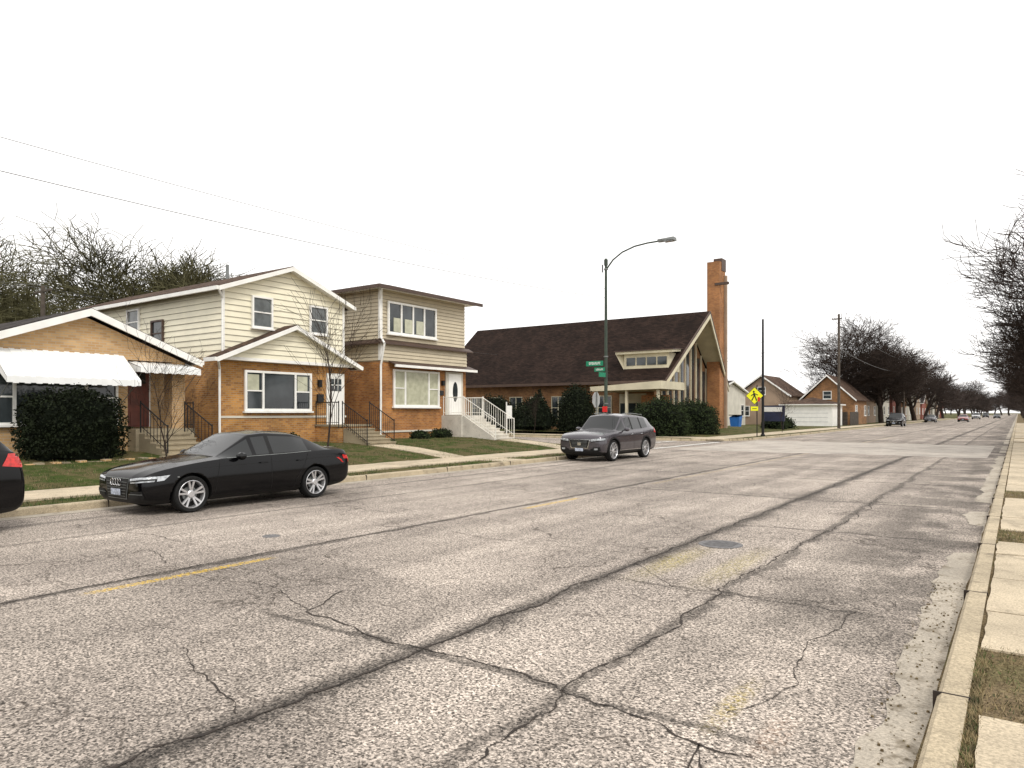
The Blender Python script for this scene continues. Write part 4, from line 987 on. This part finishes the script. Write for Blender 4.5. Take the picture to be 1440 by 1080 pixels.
small_house('white_garage',-45,-39,74,80,2.9,1.2,WHITE,DARKR,'Y',door='garage')
e=ent('wooden_fence',(-18,104,0)); b=B()
for i in range(30):
    y=102+i*.2; b.box(-18.05,-18.0,y,y+.19,.1,1.9+R.uniform(-.02,.02),FENCEW)
for i in range(14): x=-18.5+.2*i-2.6; b.box(x,x+.19,101.9,101.95,.1,1.9,FENCEW)
b.obj('boards',e,e.location)
e=ent('dumpster',(-25.5,79,0)); b=B(); b.hexa([(-26.1,78.2,1.3),(-25.0,78.2,1.3),(-25.0,79.3,1.5),(-26.1,79.3,1.5)],[(-26.0,78.3,.2),(-25.1,78.3,.2),(-25.1,79.2,.2),(-26.0,79.2,.2)],BLUE); b.box(-26.15,-24.95,78.1,79.4,1.5,1.58,BLACKP); b.obj('bin',e,e.location)
e=ent('church_sign',(-18.9,69.4,0)); b=B(); b.box(-20,-17.9,69.3,69.5,1.0,2.5,simple('navy_board',(.02,.025,.06),.4)); b.box(-19.9,-19.8,69.35,69.45,.1,1.0,IRON); b.box(-18.1,-18.0,69.35,69.45,.1,1.0,IRON); b.box(-19.8,-18.1,69.28,69.3,1.9,2.35,SIGNW); b.obj('board',e,e.location)
e=ent('yard_sign',(-22.5,31.2,0)); b=B(); b.box(-22.55,-22.5,31.1,31.15,.1,2.4,SIGNW); b.box(-22.53,-22.5,31.15,31.6,1.5,2.2,SIGNW); b.obj('board',e,e.location)
b=B(); b.lathe([(0,.01),(.12,.01),(.13,0)],(-9.0,6.5,0),16,CAST,'Z'); b.obj('valve_cover')
# ---------------------------------------------------------------- light
w=bpy.data.worlds.new('World'); scene.world=w; w.use_nodes=True; nt=w.node_tree; bg=nt.nodes['Background']
sky=nt.nodes.new('ShaderNodeTexSky'); sky.sky_type='NISHITA'; sky.sun_disc=False; sky.sun_elevation=math.radians(48); sky.sun_rotation=math.radians(120); sky.dust_density=4
hs=nt.nodes.new('ShaderNodeHueSaturation'); hs.inputs['Saturation'].default_value=.1; nt.links.new(sky.outputs[0],hs.inputs['Color'])
mx=nt.nodes.new('ShaderNodeMix'); mx.data_type='RGBA'; mx.inputs[0].default_value=.85; nt.links.new(hs.outputs[0],mx.inputs[6]); mx.inputs[7].default_value=(10.9,10.7,10.5,1)
nt.links.new(mx.outputs[2],bg.inputs[0]); bg.inputs[1].default_value=.145
L=bpy.data.lights.new('sun','SUN'); L.energy=1.5; L.angle=math.radians(12); L.color=(1,.96,.89); lo=bpy.data.objects.new('sun',L); scene.collection.objects.link(lo)
az=math.radians(120); el=math.radians(48); d=Vector((math.sin(az)*math.cos(el),math.cos(az)*math.cos(el),math.sin(el)))
lo.rotation_euler=d.to_track_quat('Z','Y').to_euler(); lo.location=(0,0,30)
cam=bpy.data.cameras.new('Camera'); co=bpy.data.objects.new('Camera',cam); scene.collection.objects.link(co)
co.location=(0,0,1.83); co.rotation_euler=(math.radians(90),0,math.radians(35.45)); cam.sensor_width=36; cam.lens=25; cam.shift_y=.0278; cam.clip_start=.05; cam.clip_end=4000
scene.camera=co
scene.view_settings.view_transform='Standard'; scene.view_settings.look='None'; scene.view_settings.exposure=0
print('FACES',sum(len(o.data.polygons) for o in scene.objects if o.type=='MESH'))
